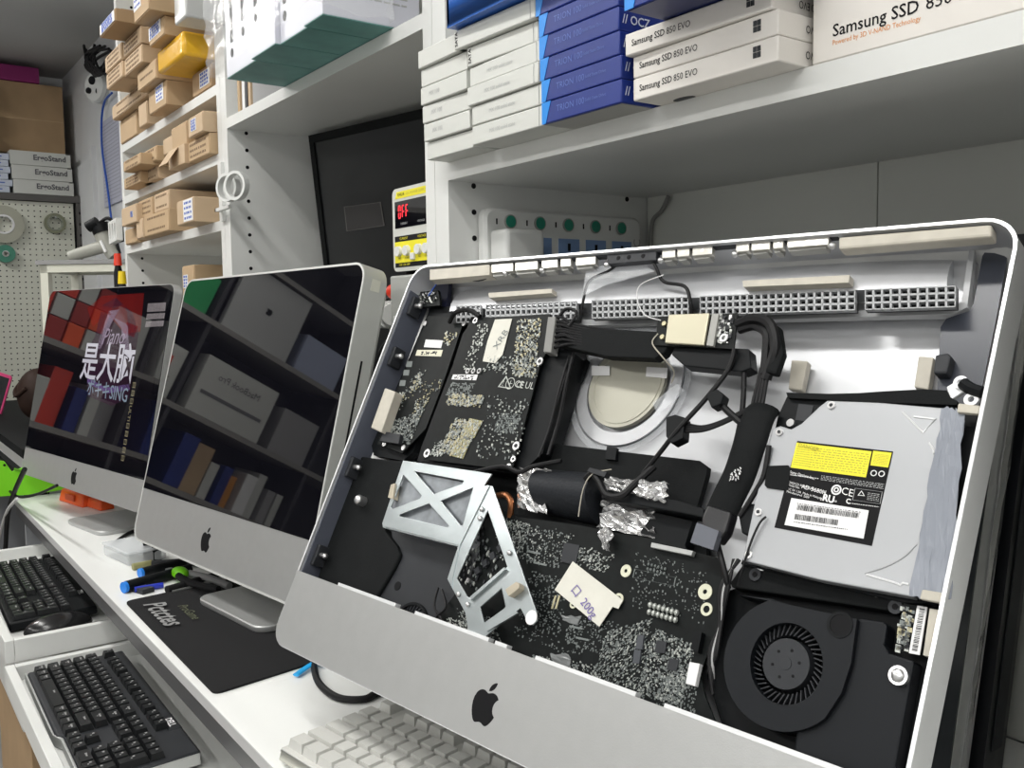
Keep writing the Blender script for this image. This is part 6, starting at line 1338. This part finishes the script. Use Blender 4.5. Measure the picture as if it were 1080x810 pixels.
p = onY(1067, 682, .9335); b = MB(); b.box(p.x - .004, p.x + .004, .931, .9338, Z(p.z - .016), Z(p.z + .018)); tag(put('shelf_bracket_slot', b, CHAR, org=(p.x, .933, Z(p.z))), 'small dark slot plate on the shelf back right of the black cover', 'plate')

# ------------------------------------------------------------------ shelf unit across the room, seen mirrored in the two screens
t = thing('shelf_unit', (-3.68, -.75, 0), 'dark wooden shelf unit seen only as a reflection in the two screens', 'shelf unit')
DKW = mat('grey_shelf_board', (.30, .29, .27), .5); DKB = mat('dark_shelf_back', (.05, .05, .055), .6)
def rs(name, *a, m=DKW): b = MB(); b.box(*a); kid(name, rel(b, t), m, t)
rs('back_panel', -3.86, -3.85, -2.2, .10, 0, Z(1.1), m=DKB)
for z in (-.50, -.20, .10, .47, .80): rs('shelf', -3.85, -3.50, -2.2, .10, Z(z - .022), Z(z))
for y in (-2.2, -1.35, -.62 + .02, .08): rs('side_panel', -3.849, -3.505, y, y + .02, 0, Z(1.1), m=DKB)
def rbx(y0, y1, z0, h, m, label, x=-3.52, d=.2, name='box', cat='box', group=None):
    b = MB(); b.box(-d, 0, 0, y1 - y0, 0, h); return tag(link(name, b.mesh(name, m), None, (x, y0, Z(z0)), bevel=.002), label, cat, group)
o = rbx(-1.03, -.65, .1005, .24, WBOX, 'white laptop box lettered MacBook Pro mirrored in the middle screen', name='laptop_box', x=-3.505, d=.08)
text('MacBook Pro', .040, mat('dark_grey_ink', (.10, .10, .11), .6), o, (.0005, .19, .175), (0, 1, 0), (0, 0, 1), 'printed_title', align='CENTER')
b = MB(); b.box(.0003, .0012, .03, .35, .085, .100); link('laptop_picture', b.mesh('laptop_picture', mat('mid_grey', (.16, .16, .17), .4)), o)
o = rbx(-.60 + .03, -.42, .1005, .21, WBOX, 'white box with red square beside the mirrored laptop box', d=.08); b = MB(); b.box(.0003, .0012, .05, .10, .12, .165); link('red_square', b.mesh('red_square', RED), o); b = MB(); marks(b, .13, .09, 4); 
for v in b.v: v.x, v.y, v.z = .0006 + (v.y + .0003), v.x + .01, v.z + .01
link('printed_marking', b.mesh('printed_marking', INK), o)
rbx(-1.34 + .03, -1.10, .1005, .20, mat('grey_box', (.34, .34, .34), .5), 'pale grey box right of the mirrored laptop box')
o = rbx(-1.0, -.64, .4705, .30, mat('silver_lid', (.50, .51, .50), .4), 'silver computer lid with dark emblem mirrored at the top of the middle screen', name='laptop', cat='laptop', d=.03)
b = MB(); b.prism([(.0012, .18 + (x - 12) * .0016, .16 - (y - 12) * .0016) for x, y in svg(PATH)], (-.001, 0, 0)); link('fruit_emblem', b.mesh('fruit_emblem', INK), o)
rbx(-1.30, -1.05, .4705, .17, mat('soft_blue_white', (.40, .45, .60), .5), 'blue and white box right of the mirrored computer lid')
cols = [WBOX, mat('grey_box', (.34, .34, .34), .5), WBOX, PAPER, mat('orange_book', (.60, .25, .03), .5), BLUE, WBOX, CARD, BLUE, mat('grey_box', (.34, .34, .34), .5), WBOX, BLUE, RED, WBOX]
random.seed(31); y = -1.30; k = 0
nw = ['first', 'second', 'third', 'fourth', 'fifth', 'sixth', 'seventh', 'eighth', 'ninth', 'tenth', 'eleventh', 'twelfth', 'thirteenth', 'fourteenth', 'fifteenth', 'sixteenth', 'seventeenth', 'eighteenth', 'nineteenth', 'twentieth', 'twenty-first', 'twenty-second']
while y < .02 and k < 22:
    w_ = random.uniform(.035, .085)
    if not (-.64 < y + w_ and y < -.57):
        rbx(y, y + w_, -.1995, random.uniform(.14, .22), cols[k % 14], 'packet standing on the lower mirrored shelf, %s from its right end' % nw[k], name='packet', cat='packet', group='packets on the lower mirrored shelf', x=-3.52 - random.uniform(0, .05)); k += 1
    else: y = -.57; continue
    y += w_ + random.uniform(.006, .02)
y = -.40; k = 0
while y < .02:
    w_ = random.uniform(.06, .075)
    for j in range(3):
        if y + w_ < .07: rbx(y, y + w_, .1005 + j * .085, .082, (RED, ORNG, mat('deep_red_card', (.40, .03, .02), .5), WBOX)[(k + j) % 4 if (k + j) % 5 else 3], 'red packet, layer %s of column %s on the mirrored shelf' % (('one', 'two', 'three')[j], nw[k]), name='packet', cat='packet', group='red packets on the mirrored shelf', x=-3.53)
    y += w_ + .008; k += 1
rbx(-.56, -.44, .4705, .16, mat('screen_green_card', (.02, .40, .12), .5), 'green box on the upper mirrored shelf'); rbx(-.40, -.10, .4705, .2, mat('deep_red_card', (.40, .03, .02), .5), 'wide red box on the upper mirrored shelf')
y = -1.3; k = 0
while y < .0:
    if not (-.66 < y + .06 and y < -.57): rbx(y, y + .05, -.4995, .15 + .03 * (k % 3), cols[(k * 3) % 14], 'packet standing on the lowest mirrored shelf, %s from its right end' % nw[k], name='packet', cat='packet', group='packets on the lowest mirrored shelf', x=-3.54); k += 1
    y += .10

# ------------------------------------------------------------------ light: fluorescent battens under the ceiling, some added as fill
def batten(x, y, L, e, label, rz=0, k=1.):
    t = thing('ceiling_light', (x, y, Z(1.19)), label, 'ceiling light'); t.rotation_euler = (0, 0, rz)
    b = MB(); b.box(-L / 2, L / 2, -.05, .05, .0, .024); link('batten', b.mesh('batten', WPL), t)
    b = MB(); b.cyl((-L / 2 + .02, 0, -.022), (L / 2 - .02, 0, -.022), .013, n=16); link('tube', b.mesh('tube', mat('lamp_tube', (.9, .9, .9), .5, emit=(1, .985, .95), es=e)), t)
    for s in (-1, 1): b = MB(); b.box(s * (L / 2 - .012) - .012, s * (L / 2 - .012) + .012, -.016, .016, -.04, 0); link('end_cap', b.mesh('end_cap', WPL), t)
    ld = bpy.data.lights.new('tube_light', 'AREA'); ld.shape = 'RECTANGLE'; ld.size = L - .06; ld.size_y = .10; ld.energy = e * PW * k; ld.color = (1, .985, .955)
    lo = bpy.data.objects.new('tube_light', ld); C.objects.link(lo); lo.parent = t; lo.location = (0, 0, -.045)
    return t
PW = 1.38
batten(-.55, -.18, 1.25, 9, 'fluorescent ceiling light above the opened computer')
batten(-2.10, -.22, 1.25, 9, 'fluorescent ceiling light above the middle computer')
batten(-3.75, -.35, 1.25, 9, 'added fill batten over the dark side bench', k=2.3)  # added lamp, boosted to brighten the left wall and bench
batten(-.9, -1.6, 1.25, 9, 'added fill batten farther back in the room')  # added fill lamp, sends low light in under the shelves
batten(.5, -1.7, 1.25, 9, 'added fill batten near the right rear of the room')  # another added fill lamp, lifts the ambient light of the room
batten(.75, -.5, 1.25, 9, 'fluorescent ceiling light at the right end of the room')
batten(-2.6, -1.5, 1.25, 9, 'fluorescent ceiling light in front of the mirrored shelf')
w = bpy.data.worlds.new('room_air'); bpy.context.scene.world = w; w.use_nodes = True; w.node_tree.nodes['Background'].inputs[0].default_value = (.5, .52, .55, 1); w.node_tree.nodes['Background'].inputs[1].default_value = .1
vs_ = bpy.context.scene.view_settings; vs_.view_transform = 'Standard'; vs_.look = 'None'; vs_.gamma = 1; vs_.use_curve_mapping = False; vs_.exposure = 0.0
